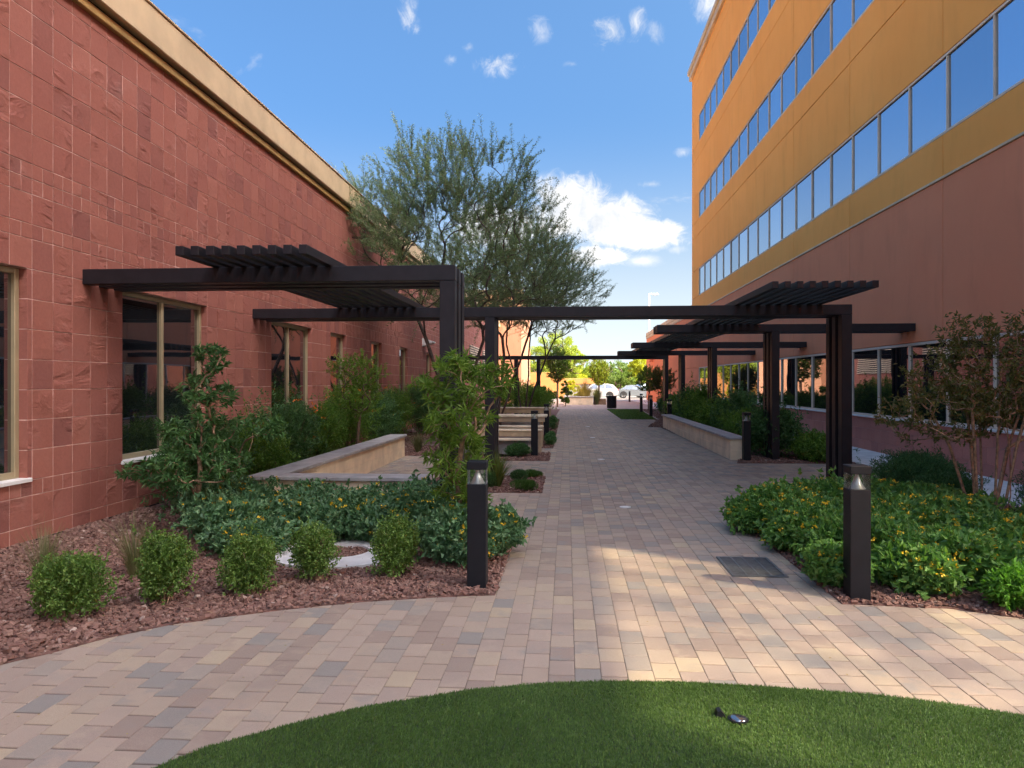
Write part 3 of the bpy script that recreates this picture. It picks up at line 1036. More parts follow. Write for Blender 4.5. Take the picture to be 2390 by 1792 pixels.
    wl = part(mb, 'wall_light', M['white_lamp'], lb)


def part2(mb, name, mat, parent, smooth=False):
    """sub-part: its parent is a mesh whose own coordinates are the world's"""
    o = mb.build(name, mat, None, smooth)
    o.parent = parent
    return o


build_left()

# ================================================================== RIGHT BUILDING
rb = empty('office_building', (WR, 3.1, 0), label='four storey office building with ochre upper walls, red base and ribbon windows', cat='building')
PCOL = [3.5, 5.56, 10.41, 15.26, 20.11, 24.96, 29.81, 34.66, 39.51, 44.84]
MUL0, MULS = 13.52, 1.6122
BANDS = [(.86, 2.55), (6.63, 8.2), (11.0, 12.49), (15.37, 16.9)]
RB_END, LOW_END = 44.84, 70.3


def build_right():
    NEAR = 3.5
    # cores
    mb = MB()
    mb.box(WR + .10, WR + 14, NEAR, RB_END - .02, -.1, 20.1)
    part(mb, 'wall', M['stucco_tan'], rb)
    part(MB().box(WR + .09, WR + 12, RB_END - .02, LOW_END, -.1, 6.25), 'low_wing_wall', M['stucco_red'], rb)
    g = .011
    def panel(y0, y1, z0, z1, mat, name='panel', p=0.0):
        mb = MB().bbox(WR - p, WR + .099, y0 + g, y1 - g, z0 + g, z1 - g, .004)
        return part(mb, name, mat, rb)
    for a, b in zip(PCOL[:-1], PCOL[1:]):
        pier = b == RB_END
        for z0, z1 in ((5.79, 6.63), (8.2, 10.14), (10.14, 11.0), (12.49, 14.55), (14.55, 15.37), (16.9, 18.99), (18.99, 19.75)):
            panel(a, b, z0, z1, M['stucco_tan'])
        panel(a, b, 2.55, 5.75, M['stucco_red'])
    for z0, z1 in ((6.63, 8.2), (11.0, 12.49), (15.37, 16.9)):
        panel(42.54, RB_END, z0, z1, M['stucco_tan'])
    panel(42.54, RB_END, .86, 2.55, M['stucco_red'])
    # belt course between red and ochre
    part(MB().bbox(WR - .03, WR + .09, NEAR, LOW_END, 5.745, 5.795, .006), 'belt_course', M['tan_metal'], rb)
    for a, b in ((44.84, 49.9), (49.9, 54.9), (54.9, 60), (60, 65.1), (65.1, 70.3)):
        panel(a, b, 2.55, 5.745, M['stucco_red'])
        panel(a, b, .02, 2.55, M['stucco_red'])
    part(MB().bbox(WR - .04, WR + 12.05, RB_END, LOW_END + .06, 5.797, 6.33, .015), 'low_parapet', M['tan_metal'], rb)
    part(MB().bbox(WR - .07, WR + 12.08, RB_END + .01, LOW_END + .1, 6.0, 6.05, .01), 'low_parapet_lip', M['gold_trim'], rb)
    # roof cap
    part(MB().bbox(WR - .16, WR + 14.1, NEAR - .1, RB_END + .16, 19.75, 20.1, .03), 'parapet', M['tan_metal'], rb)
    part(MB().bbox(WR - .24, WR + 14.2, NEAR - .2, RB_END + .24, 20.1, 20.38, .03), 'coping', M['tan_metal'], rb)
    # block base
    rs = np.random.RandomState(3)
    mb = MB(); n = 0; blocks = []
    for ci, (z0, z1) in enumerate(((-.05, .25), (.25, .555), (.555, .83))):
        y = NEAR - (ci % 2) * .2
        while y < 42.5:
            blocks.append((max(y, NEAR), min(y + .4, 42.54), z0, z1)); y += .4
    def shown(t):
        yc = (t[0] + t[1]) / 2; cz = yc * CT - WR * ST; cx = WR * CT + yc * ST
        return 1e9 if (cz < 1 or cx / cz > .70) else cz
    blocks.sort(key=shown)
    for i, (a, b, z0, z1) in enumerate(blocks):
        if b - a < .03: continue
        q = MB().bbox(WR - .012 + rs.normal(0, .0012), WR + .09, a + .0025, b - .0025, z0 + .0025, z1 - .0025, .004)
        if i < 150: part(q, 'block', M['block'], rb)
        else: mb.v += q.v; mb.f4 += [f + mb.n for f in q.f4]; mb.f3 += [f + mb.n for f in q.f3]; mb.n += q.n
    part(mb, 'block_field', M['block'], rb, kind='stuff')
    part(MB().box(WR + .0, WR + .095, NEAR, 42.54, -.1, .828), 'block_mortar', M['grout'], rb)
    # ribbon windows
    for bi, (z0, z1) in enumerate(BANDS):
        y0, y1 = NEAR + .05, 42.54
        mm = M['frame_pale']
        fr = .055 if bi else .06
        X0, X1 = WR + .015, WR + .088
        mb = MB()
        mb.bbox(X0 - .01, X1, y0, y1, z0, z0 + fr); mb.bbox(X0 - .01, X1, y0, y1, z1 - fr, z1)
        mb.bbox(X0 - .01, X1, y1 - fr, y1 - .001, z0 + fr, z1 - fr)
        band = part(mb, 'ribbon_window', mm, rb)
        ms = []
        k = -6
        while MUL0 + k * MULS < y1 - .3:
            y = MUL0 + k * MULS
            if y > y0 + .2: ms.append(y)
            k += 1
        for y in ms:
            part2(MB().bbox(X0 - .008, X1, y - .022, y + .022, z0 + fr, z1 - fr, .004), 'mullion', mm, band)
        ed = [y0] + ms + [y1 - fr]
        rs2 = np.random.RandomState(bi)
        for a, b in zip(ed[:-1], ed[1:]):
            x = X0 + .028; t = rs2.normal(0, .0035)
            mbp = MB(); mbp.add([(x - t, a, z0 + fr - .01), (x + t, b, z0 + fr - .01), (x + t + rs2.normal(0, .001), b, z1 - fr + .01), (x - t, a, z1 - fr + .01)], [(0, 3, 2, 1)])
            part2(mbp, 'pane', M['glass_up'] if bi else M['glass_low'], band)
        if bi == 0:
            part2(MB().bbox(WR - .06, WR + .09, y0, y1 + .05, .832, .872, .006), 'sill', M['sill_white'], band)
    # small fixtures on the low wing
    part(MB().bbox(WR - .16, WR, 57.0, 57.5, 3.4, 3.7, .03), 'wall_light', M['white_lamp'], rb)
    part(MB().bbox(WR - .35, WR, 64.5, 65.6, 3.5, 3.95, .04), 'wall_vent', M['stucco_red'], rb)
    # unseen link and wing, added to cut the sun down to one patch
    part(MB().box(WR, WR + 2.05, -3.0, NEAR - .02, 9.52, 20.1), 'sun_blocker_link', M['stucco_tan'], rb)
    part(MB().box(WR, WR + 4.55, -28, -3.02, -.1, 20.1), 'sun_blocker_wing', M['stucco_tan'], rb)


build_right()

# ================================================================== PERGOLAS
TH = .165           # square section
PITCH = .285
BT = 2.965          # top of the beams


def pergola(name, y, posts, x0, x1, slats, label, sx0, group='dark metal pergola frames along the path'):
    """three parallel portal frames; posts = x of the post centres; slats = (y0, y1) of nine battens"""
    root = empty(name, ((x0 + x1) / 2, y, 0), label=label, cat='pergola', group=group)
    for k in range(3):
        ya = y + k * PITCH
        part(MB().bbox(x0, x1, ya, ya + TH, BT - TH, BT, .004), 'beam', M['bronze'], root)
        for px in posts:
            part(MB().bbox(px - TH / 2, px + TH / 2, ya + .001, ya + TH - .001, -.1, BT - TH - .002, .004), 'post', M['bronze'], root)
    # joint plates with screws at the heads of the posts
    mb = MB()
    for px in posts:
        for k in range(3):
            ya = y + k * PITCH
            mb.box(px + TH / 2 - .001, px + TH / 2 + .0015, ya + .06, ya + .10, BT - TH - .06, BT - TH - .035)
    if posts: part(mb, 'bolt_head', M['black_metal'], root)
    for px in posts:
        for k in range(3):
            ya = y + k * PITCH
            part(MB().bbox(px - TH / 2 - .035, px + TH / 2 + .035, ya - .03, ya + TH + .03, .012, .026, .003), 'base_plate', M['bronze'], root)
    if slats:
        for k in range(9):
            xc = sx0 + k * (.163 if sx0 > 0 else .158)
            part(MB().bbox(xc - .041, xc + .041, slats[0], slats[1], BT + .001, BT + .093, .003), 'slat', M['bronze'], root)
    # wall shoes
    return root


PA, PB, PD2, PD3, PD4, PE = 7.86, 12.33, 16.40, 23.6, 29.9, 35.1
pergola('pergola', PA, [-1.29], WL, -1.205, (7.08, 13.2), 'nearest pergola, fixed to the red tiled wall on the left with nine slats on top', -3.86)
pergola('pergola', PB, [-1.30, 4.525], WL, 4.61, (10.14, 17.2), 'long pergola spanning right across the path between the two sides', 2.79)
pergola('pergola', PD2, [4.52], 1.97, WR - .0, (17.3, 24.3), 'first short pergola behind the spanning one, fixed to the right building', 2.79)
pergola('pergola', PD3, [4.62], 2.07, WR, (24.4, 30.6), 'middle one of the three short pergolas on the right', 2.79)
pergola('pergola', PD4, [4.62], 2.05, WR, (30.7, 35.9), 'farthest of the three short pergolas on the right', 2.79)
pergola('pergola', PE, [-2.45, -1.38, 4.66], WL, 4.75, None, 'farthest pergola spanning the path near the small lawn', 2.8)

# ================================================================== BOLLARDS
def bollard_proto():
    root = empty('bollard_light', (0, 0, 0), label='x', cat='bollard light', group='black bollard lights along the path')
    h = .0775
    MB().bbox(-h, h, -h, h, -.06, .865, .004).build('body', M['black_metal'], root)
    c = MB(); c.bbox(-h - .003, h + .003, -h - .003, h + .003, .985, 1.05, .005); c.build('cap', M['black_metal'], root)
    c = MB()
    t = .006
    c.box(-h + .002, h - .002, -h + .002, -h + .002 + t, .867, .984); c.box(-h + .002, h - .002, h - .002 - t, h - .002, .867, .984)
    c.box(-h + .002, -h + .002 + t, -h + .009, h - .009, .867, .984); c.box(h - .002 - t, h - .002, -h + .009, h - .009, .867, .984)
    c.build('lens', M['clear'], root)
    c = MB(); c.lathe([(.066, .0), (.050, .018), (.034, .05), (.020, .085), (.010, .118)], 0, 0, .866, 28)
    c.build('reflector_cone', M['chrome'], root, smooth=True)
    return root


bp = bollard_proto()
BOLL = [
    (-.74, 6.06, 'black bollard light at the front corner of the left bed, nearest on that side'),
    (2.27, 5.98, 'black bollard light among yellow-flowered bushes, nearest on the right'),
    (-.75, 16.9, 'black bollard light in front of the first cream bench'),
    (-.62, 22.0, 'black bollard light behind the cream picnic table'),
    (3.86, 16.25, 'black bollard light at the near end of the right seat wall'),
    (3.90, 28.6, 'black bollard light at the far end of the right seat wall'),
    (4.14, 37.0, 'black bollard light on gravel at the right edge of the far lawn, nearer one'),
    (4.17, 42.1, 'black bollard light on the right edge of the far lawn, farther one'),
]
for i, (x, y, lab) in enumerate(BOLL):
    b = bp if i == 0 else copy_tree(bp)
    b.location = (x, y, 0)
    b['label'] = lab
o = MB().bbox(5.35, 5.5, 64.9, 65.05, -.02, .92, .01).build('post', M['black_metal'])
tag(o, 'short plain black post at the edge of the car park', 'post')

# ================================================================== SEAT WALLS
def seat_wall(name, label, bodies, caps):
    root = empty(name, bodies[0][:1] + (bodies[0][2], 0), label=label, cat='seat wall')
    for (x0, x1, y0, y1, z0, z1) in bodies:
        along_y = (y1 - y0) > (x1 - x0)
        n = max(1, round(((y1 - y0) if along_y else (x1 - x0)) / .8))
        for ci, (za, zb) in enumerate(((-.05, .21), (.214, z1))):
            if along_y:
                part(MB().bbox(x0, x1, y0, y1, za, zb, .003), 'block_course', M['cream_wall'], root)
            else:
                part(MB().bbox(x0, x1, y0, y1, za, zb, .003), 'block_course', M['cream_wall'], root)
    for (x0, x1, y0, y1, z0, z1) in caps:
        part(MB().bbox(x0, x1, y0, y1, z0, z1, .006), 'cap_stone', M['cap_stone'], root)
    return root


caps = []
xs = np.linspace(-3.68, -1.76, 4)
for a, b in zip(xs[:-1], xs[1:]): caps.append((a + .002, b - .002, 9.12, 9.50, .452, .502))
ys = np.linspace(9.12, 16.75, 9)
for a, b in zip(ys[:-1], ys[1:]): caps.append((-4.08, -3.684, a + .002, b - .002, .453, .503))
seat_wall('seat_wall', 'L shaped cream seat wall with grey cap stones behind the left bushes',
          [(-3.72, -1.82, 9.18, 9.44, 0, .45), (-4.03, -3.725, 9.18, 16.7, 0, .45)], caps)
caps = []
ys = np.linspace(16.4, 27.9, 12)
for a, b in zip(ys[:-1], ys[1:]): caps.append((3.51, 3.89, a + .002, b - .002, .452, .502))
seat_wall('seat_wall', 'straight cream seat wall with grey cap along the right side of the path', [(3.56, 3.84, 16.45, 27.85, 0, .45)], caps)

# ================================================================== BENCHES AND TABLE
def bench(y, x0, x1, label, top, depth, seat, back):
    root = empty('bench', ((x0 + x1) / 2, y, 0), label=label, cat='bench')
    for xa in (x1 - .07, x0):
        part(MB().bbox(xa, xa + .07, y, y + depth, 0, top - .045, .006), 'leg', M['bench_side_shaded'], root)
    part(MB().bbox(x0 - .02, x1 + .02, y - .02, y + depth + .02, top - .04, top, .006), 'top_board', M['bench_wood'], root)
    if back:
        part(MB().bbox(x0 + .072, x1 - .072, y + .005, y + .04, top - back, top - .042, .005), 'backrest', M['bench_side_shaded'], root)
    if seat:
        part(MB().bbox(x0 + .1, x1 - .14, y - .42, y - .04, seat - .04, seat, .006), 'seat', M['bench_wood'], root)
        part(MB().bbox(x0 + .3, x1 - .3, y - .30, y - .24, 0, seat - .042, .006), 'seat_support_shade', M['bench_shade'], root)  # support made a wide dark panel, painting in the shade under the seat
    return root


bench(17.6, -3.0, -.62, 'cream bench with a low back, nearest of the three behind the slim bollard', .57, .26, .37, .17)
bench(19.2, -3.0, -.64, 'cream backless bench just in front of the picnic table', .56, .26, None, .10)
tb = empty('picnic_table', (-1.7, 20.6, 0), label='cream picnic table with a thick top between the cream benches', cat='table')
part(MB().bbox(-2.9, -.56, 20.3, 21.1, .735, .79, .008), 'tabletop', M['bench_wood'], tb)
part(MB().bbox(-2.85, -.62, 20.33, 20.37, .60, .733, .006), 'apron', M['bench_side_shaded'], tb)
part(MB().bbox(-.76, -.68, 20.4, 21.0, 0, .733, .006), 'leg', M['bench_side_shaded'], tb)
part(MB().bbox(-2.84, -2.76, 20.4, 21.0, 0, .733, .006), 'leg', M['bench_side_shaded'], tb)
bench(28.2, -3.4, -.62, 'cream bench farthest along the left side, behind the picnic table', .74, .30, .42, .22)

# ================================================================== SMALL HARDWARE
dr = empty('drain_grate', (1.68, 6.93, 0), label='rectangular grey steel drain grate set in the pavers', cat='drain grate')
part(MB().box(1.45, 1.91, 6.58, 7.27, -.008, .0035), 'pit', M['drain_pit'], dr)
mb = MB()
for x0, x1, y0, y1 in ((1.44, 1.465, 6.57, 7.28), (1.895, 1.92, 6.57, 7.28), (1.465, 1.895, 6.57, 6.595), (1.465, 1.895, 7.255, 7.28)):
    mb.box(x0, x1, y0, y1, 0, .012)
part(mb, 'rim', M['drain'], dr)
for k in range(3):
    x = 1.465 + .43 * (k + 1) / 4
    part(MB().box(x - .007, x + .007, 6.596, 7.254, .001, .0115), 'divider', M['drain'], dr)
mb = MB()
for k in range(26):
    y = 6.61 + k * .0253
    mb.box(1.466, 1.894, y, y + .008, .001, .010)
part(mb, 'grating', M['drain'], dr)

for i, (x, y) in enumerate(((.785, 10.1), (.74, 16.3), (.77, 22.7), (.78, 28.4))):
    root = empty('ground_light', (x, y, 0), label=('nearest', 'second', 'third', 'farthest')[i] + ' of the round pale lights set flush in the path', cat='ground light', group='round lights flush in the path')
    MB().lathe([(.075, 0), (.075, .008), (.058, .010), (.058, .006)], 0, 0, .002, 24).build('ring', M['chrome'], root)
    MB().lathe([(.057, .0), (.05, .009), (.02, .012), (.0005, .0125)], 0, 0, .002, 24).build('lens', M['disc'], root, smooth=True)

sp = empty('turf_spotlight', (.82, 3.78, 0), label='small black spotlight tilted up in the turf with a glassy lens', cat='spotlight')
part(MB().prism([(.745, .012), (.80, .012), (.772, .048), (.754, .044)], 3.77, 3.82, 'y'), 'hood', M['black_metal'], sp)
part(MB().lathe([(.042, 0), (.042, .016), (.034, .019), (.0005, .02)], .85, 3.75, .012, 20), 'lens', M['car_glass'], sp, smooth=True)
part(MB().lathe([(.05, 0), (.05, .012), (.043, .014)], .85, 3.75, .012, 20), 'ring', M['black_metal'], sp)

# round concrete collar in the left bed
def ring():
    n = 40; V = []; Q = []
    for j in range(n):
        a = 2 * math.pi * j / n
        for r_, z in ((.64, -.02), (.64, .045), (.28, .05), (.28, -.02)):
            V.append((r_ * math.cos(a), r_ * math.sin(a), z))
    for j in range(n):
        b = ((j + 1) % n) * 4; a = j * 4
        for k in range(3): Q.append((a + k, b + k, b + k + 1, a + k + 1))
    return MB().add(V, Q)


o = ring().build('concrete_collar', M['white_conc'], loc=(-2.22, 7.08, .0))
tag(o, 'round white concrete collar lying in the gravel behind the clipped shrubs', 'concrete collar')

# litter bin
bn = empty('litter_bin', (2.84, 47.6, 0), label='black slatted litter bin at the far end of the small lawn', cat='litter bin')
mb = MB()
for k in range(24):
    a = 2 * math.pi * k / 24
    c, s = math.cos(a), math.sin(a)
    w = .028
    P = [(c * .29 - s * w, s * .29 + c * w), (c * .29 + s * w, s * .29 - c * w), (c * .305 + s * w, s * .305 - c * w), (c * .305 - s * w, s * .305 + c * w)]
    mb.prism([(2.84 + x, 47.6 + y) for x, y in P], .06, .80, 'z')
part(mb, 'slatted_shell', M['black_metal'], bn)
part(MB().lathe([(.27, .04), (.27, .78)], 2.84, 47.6, 0, 20), 'liner', M['black_metal'], bn)
part(MB().lathe([(.25, .0), (.32, .0), (.325, .05), (.31, .06), (.20, .06), (.19, .02)], 2.84, 47.6, .78, 24), 'rim', M['black_metal'], bn)

# light pole
lp = empty('parking_light_pole', (8.15, 74.5, 0), label='tall white car park light pole with a short arm beyond the low wing', cat='light pole')
part(MB().tube([(8.15, 74.5, 0), (8.15, 74.5, 10.6)], [.13, .08], 10, True), 'pole', M['white_lamp'], lp)
part(MB().bbox(8.15, 8.65, 74.45, 74.55, 10.5, 10.6, .01), 'arm', M['white_lamp'], lp)
part(MB().bbox(8.5, 9.05, 74.3, 74.7, 10.42, 10.56, .02), 'lamp_head', M['white_lamp'], lp)

# planter boxes at the far end
pl = empty('planter_box', (.85, 56, 0), label='long cream planter box at the far end of the path', cat='planter')
part(MB().bbox(-.25, 1.95, 56.0, 58.5, -.02, .56, .01), 'box', M['cream_wall'], pl)
part(MB().bbox(-.30, 2.0, 55.95, 58.55, .562, .63, .01), 'cap', M['cap_stone'], pl)
pl = empty('planter_box', (2.4, 56.6, 0), label='brown planter box under the small sunlit tree', cat='planter')
part(MB().bbox(2.03, 2.95, 56.4, 57.6, -.02, .42, .02), 'box', M['bark_tan'], pl)
part(MB().box(2.1, 2.88, 56.47, 57.53, .40, .425), 'soil', M['earth'], pl)

# perimeter walls
pw = empty('perimeter_wall', (-3, 78, 0), label='orange stuccoed garden wall across the far end, taller on the left', cat='wall')
part(MB().bbox(-14, -.55, 78, 78.4, 0, 2.75, .02), 'tall_section', M['orange_wall'], pw)
part(MB().bbox(-.54, 2.9, 78.1, 78.5, 1.50, 2.12, .02), 'lintel', M['orange_wall'], pw)
part(MB().bbox(-.54, -.30, 78.12, 78.48, 0, 1.498, .02), 'pier', M['orange_wall'], pw)
part(MB().bbox(-.30, 2.9, 78.2, 78.45, 0, 1.498, .02), 'grey_infill', M['cap_stone'], pw)

# ================================================================== CARS
def car(name, label, loc, rz, paint, L=4.6, H=1.56, kind='suv'):
    root = empty(name, loc, rz, label=label, cat='car', group='cars parked beyond the courtyard')
    W = .90
    # long axis = local x, nose at +x
    if kind == 'suv':
        low = [(-2.25, .45), (-2.3, .8), (-2.2, 1.0), (-2.05, 1.08), (-.2, 1.02), (.95, 1.0), (1.9, .9), (2.25, .72), (2.3, .42), (1.9, .28), (-1.9, .28)]
        top = [(-2.16, 1.03), (-1.75, 1.45), (-1.2, 1.56), (-.2, 1.58), (.35, 1.50), (1.15, .99)]
        glass = [[(-1.72, 1.09), (-1.5, 1.40), (-.95, 1.49), (-.95, 1.07)], [(-.88, 1.07), (-.88, 1.50), (-.2, 1.50), (-.2, 1.05)], [(-.13, 1.05), (-.13, 1.50), (.25, 1.45), (.88, 1.02)]]
    else:
        low = [(-2.25, .42), (-2.3, .75), (-2.2, .95), (-1.5, .98), (-.2, .93), (1.0, .90), (1.9, .78), (2.25, .62), (2.3, .40), (1.9, .25), (-1.9, .25)]
        top = [(-1.75, .95), (-1.05, 1.36), (-.4, 1.43), (.1, 1.40), (1.05, .90)]
        glass = [[(-1.45, .98), (-1.0, 1.28), (-.5, 1.36), (-.5, .96)], [(-.43, .96), (-.43, 1.36), (.08, 1.33), (.8, .93)]]
    low = [(x * L / 4.6, z * H / 1.58 if kind == 'suv' else z) for x, z in low]
    # lower body: sections across the width, pulled in at the edges
    mb = MB(); n = len(low); V = []; Q = []; T = []
    prof = [(-W, .92), (-W + .03, .97), (-W + .12, 1.0), (W - .12, 1.0), (W - .03, .97), (W, .92)]
    cx0 = 0.0; cz0 = .62
    for yy, sc in prof:
        for x, z in low: V.append((cx0 + (x - cx0) * (.985 if sc < .95 else sc ** .3), yy, cz0 + (z - cz0) * sc))
    for k in range(len(prof) - 1):
        for j in range(n):
            Q.append((k * n + j, (k + 1) * n + j, (k + 1) * n + (j + 1) % n, k * n + (j + 1) % n))
    V.append((0, -W, .6)); V.append((0, W, .6))
    for j in range(n):
        T.append((len(V) - 2, j, (j + 1) % n)); T.append((len(V) - 1, (len(prof) - 1) * n + (j + 1) % n, (len(prof) - 1) * n + j))
    mb.add(V, Q, T)
    mb.build('body', paint, root, smooth=False)
    m = len(top); mb = MB(); V = []; Q = []
    for yy, off in ((-W + .06, 0), (-W + .24, 1), (W - .24, 1), (W - .06, 0)):
        for x, z in top:
            V.append((x, yy if not off else yy, z if off else (z if z < 1.1 else z - .04)))
    # cabin shell: side panes lean inwards to the roof
    V = []
    for sgn in (-1, 1):
        for x, z in top:
            lean = (z - 1.0) / .58 * .20 if z > 1.0 else 0
            V.append((x, sgn * (W - .05 - max(0, lean)), z))
    for j in range(m - 1): Q.append((j, j + 1, m + j + 1, m + j))
    T = [(0, j + 1, j) for j in range(1, m - 1)] + [(m, m + j, m + j + 1) for j in range(1, m - 1)]
    mb.add(V, Q, T); mb.build('cabin', paint, root)
    for gpoly in glass:
        for sgn in (-1, 1):
            V = []
            for x, z in gpoly:
                lean = (z - 1.0) / .58 * .20 if z > 1.0 else 0
                V.append((x, sgn * (W - .05 - max(0, lean) + .006), z))
            c = MB(); c.add(V, [(0, 1, 2, 3)] if sgn > 0 else [(3, 2, 1, 0)])
            c.build('side_window', M['car_glass'], root)
    # windscreen and rear window
    for (a, b) in ((m - 2, m - 1), (0, 1)):
        (xa, za), (xb, zb) = top[a], top[b]
        def yy(z): return W - .12 - max(0, (z - 1.0) / .58 * .20)
        off = .008 if a else -.008
        f0, f1 = (.1, .92) if a else (.12, .9)
        pa = (xa + (xb - xa) * f0 + off, za + (zb - za) * f0 + .006); pb = (xa + (xb - xa) * f1 + off, za + (zb - za) * f1 + .006)
        MB().add([(pa[0], -yy(pa[1]), pa[1]), (pa[0], yy(pa[1]), pa[1]), (pb[0], yy(pb[1]), pb[1]), (pb[0], -yy(pb[1]), pb[1])], [(0, 1, 2, 3)]).build('windscreen' if a else 'rear_window', M['car_glass'], root)
    for xw in (-1.38 * L / 4.6, 1.42 * L / 4.6):
        for sgn in (-1, 1):
            y0 = sgn * (W - .20); y1 = sgn * (W + .005)
            def disc(r0, r1, ya, yb, name, mat, par=None, nseg=22):
                V = []; Q = []
                for j in range(nseg):
                    a = 2 * math.pi * j / nseg
                    for r_, y_ in ((r1, ya), (r0, ya), (r0, yb), (r1, yb)):
                        V.append((xw + r_ * math.cos(a), y_, .35 + r_ * math.sin(a)))
                for j in range(nseg):
                    b_ = ((j + 1) % nseg) * 4; a_ = j * 4
                    for k in range(4): Q.append((a_ + k, b_ + k, b_ + (k + 1) % 4, a_ + (k + 1) % 4))
                return MB().add(V, Q).build(name, mat, par)
            MB().prism([(xw + .40 * math.cos(t), .36 + .40 * math.sin(t)) for t in np.linspace(0, math.pi, 14)], sgn * (W - .22), sgn * (W + .002), 'y').build('wheel_arch', M['rubber'], root)
            w = disc(.35, .235, y0, y1 + sgn * .004, 'wheel', M['rubber'], root)
            mb = MB()
            for q in range(5):
                a = 2 * math.pi * q / 5 + .3
                c, s = math.cos(a), math.sin(a); t_ = .035
                mb.prism([(xw - s * t_, .35 + c * t_), (xw + s * t_, .35 - c * t_), (xw + c * .235 + s * t_, .35 + s * .235 - c * t_), (xw + c * .235 - s * t_, .35 + s * .235 + c * t_)], y1 - sgn * .03, y1 - sgn * .005, 'y')
            mb.build('rim', M['rim'], w)
    for sgn in (-1, 1):
        MB().bbox(-2.29 * L / 4.6, -2.0 * L / 4.6, min(sgn * (W - .25), sgn * (W - .005)), max(sgn * (W - .25), sgn * (W - .005)), .84, .97, .02).build('tail_light', M['red_lens'], root)
        MB().bbox(2.05 * L / 4.6, 2.24 * L / 4.6, min(sgn * (W - .35), sgn * (W - .03)), max(sgn * (W - .35), sgn * (W - .03)), .62, .74, .02).build('headlight', M['disc'], root)
    for sgn in (-1, 1):
        MB().bbox(.55, .72, min(sgn * (W - .02), sgn * (W + .14)), max(sgn * (W - .02), sgn * (W + .14)), 1.0, 1.13, .02).build('side_mirror', paint, root)
    return root


car('parked_car', 'white sport utility car in profile, its red tail light to the right', (2.95, 76.9, 0), math.pi, M['car_white'])
car('parked_car', 'silver car half hidden behind the rear of the white one', (7.3, 79.5, 0), 0.0, M['car_silver'], kind='sedan')
car('parked_car', 'pale blue car farthest right, mostly behind the small olive trees', (9.6, 83.5, 0), R(20), M['car_blue'], kind='suv')

# ================================================================== VEGETATION
def unit(v):
    return v / np.maximum(np.linalg.norm(v, axis=-1, keepdims=True), 1e-9)


def leaves(P, D, L, W, rs, fold=.25, curl=.0, up=.35, jit=.5):
    """one kite-shaped folded leaf per row: P base, D direction, L length, W width"""
    n = len(P)
    L = np.broadcast_to(L, (n,)) * rs.uniform(.7, 1.2, n); W = np.broadcast_to(W, (n,)) * rs.uniform(.75, 1.2, n)
    D = unit(D + rs.normal(0, jit, (n, 3)))
    ref = unit(np.array([[0, 0, 1.0]]) * up + rs.normal(0, .55, (n, 3)))
    S = unit(np.cross(D, ref)); N = np.cross(S, D)
    tip = P + D * L[:, None] - N * (curl * L)[:, None]
    mid = P + D * (L * .45)[:, None]
    a = mid + S * (W / 2)[:, None] + N * (W * fold)[:, None]
    b = mid - S * (W / 2)[:, None] + N * (W * fold)[:, None]
    V = np.stack([P, a, tip, b], 1)
    i = (np.arange(n) * 4)[:, None]
    return V.reshape(-1, 3), np.vstack([np.array([[0, 1, 2]]) + i, np.array([[0, 2, 3]]) + i])


def leaf_obj(name, sets, mat, parent, kind=None):
    Vs, Fs, n = [], [], 0
    for V, F in sets:
        Vs.append(V); Fs.append(F + n); n += len(V)
    # keep the two triangles of a leaf next to each other so that a leaf is one island
    o = bpy.data.objects.new(name, np_mesh(name, np.vstack(Vs), np.vstack(Fs), mat))
    link(o, parent)
    if kind: o['kind'] = kind
    return o


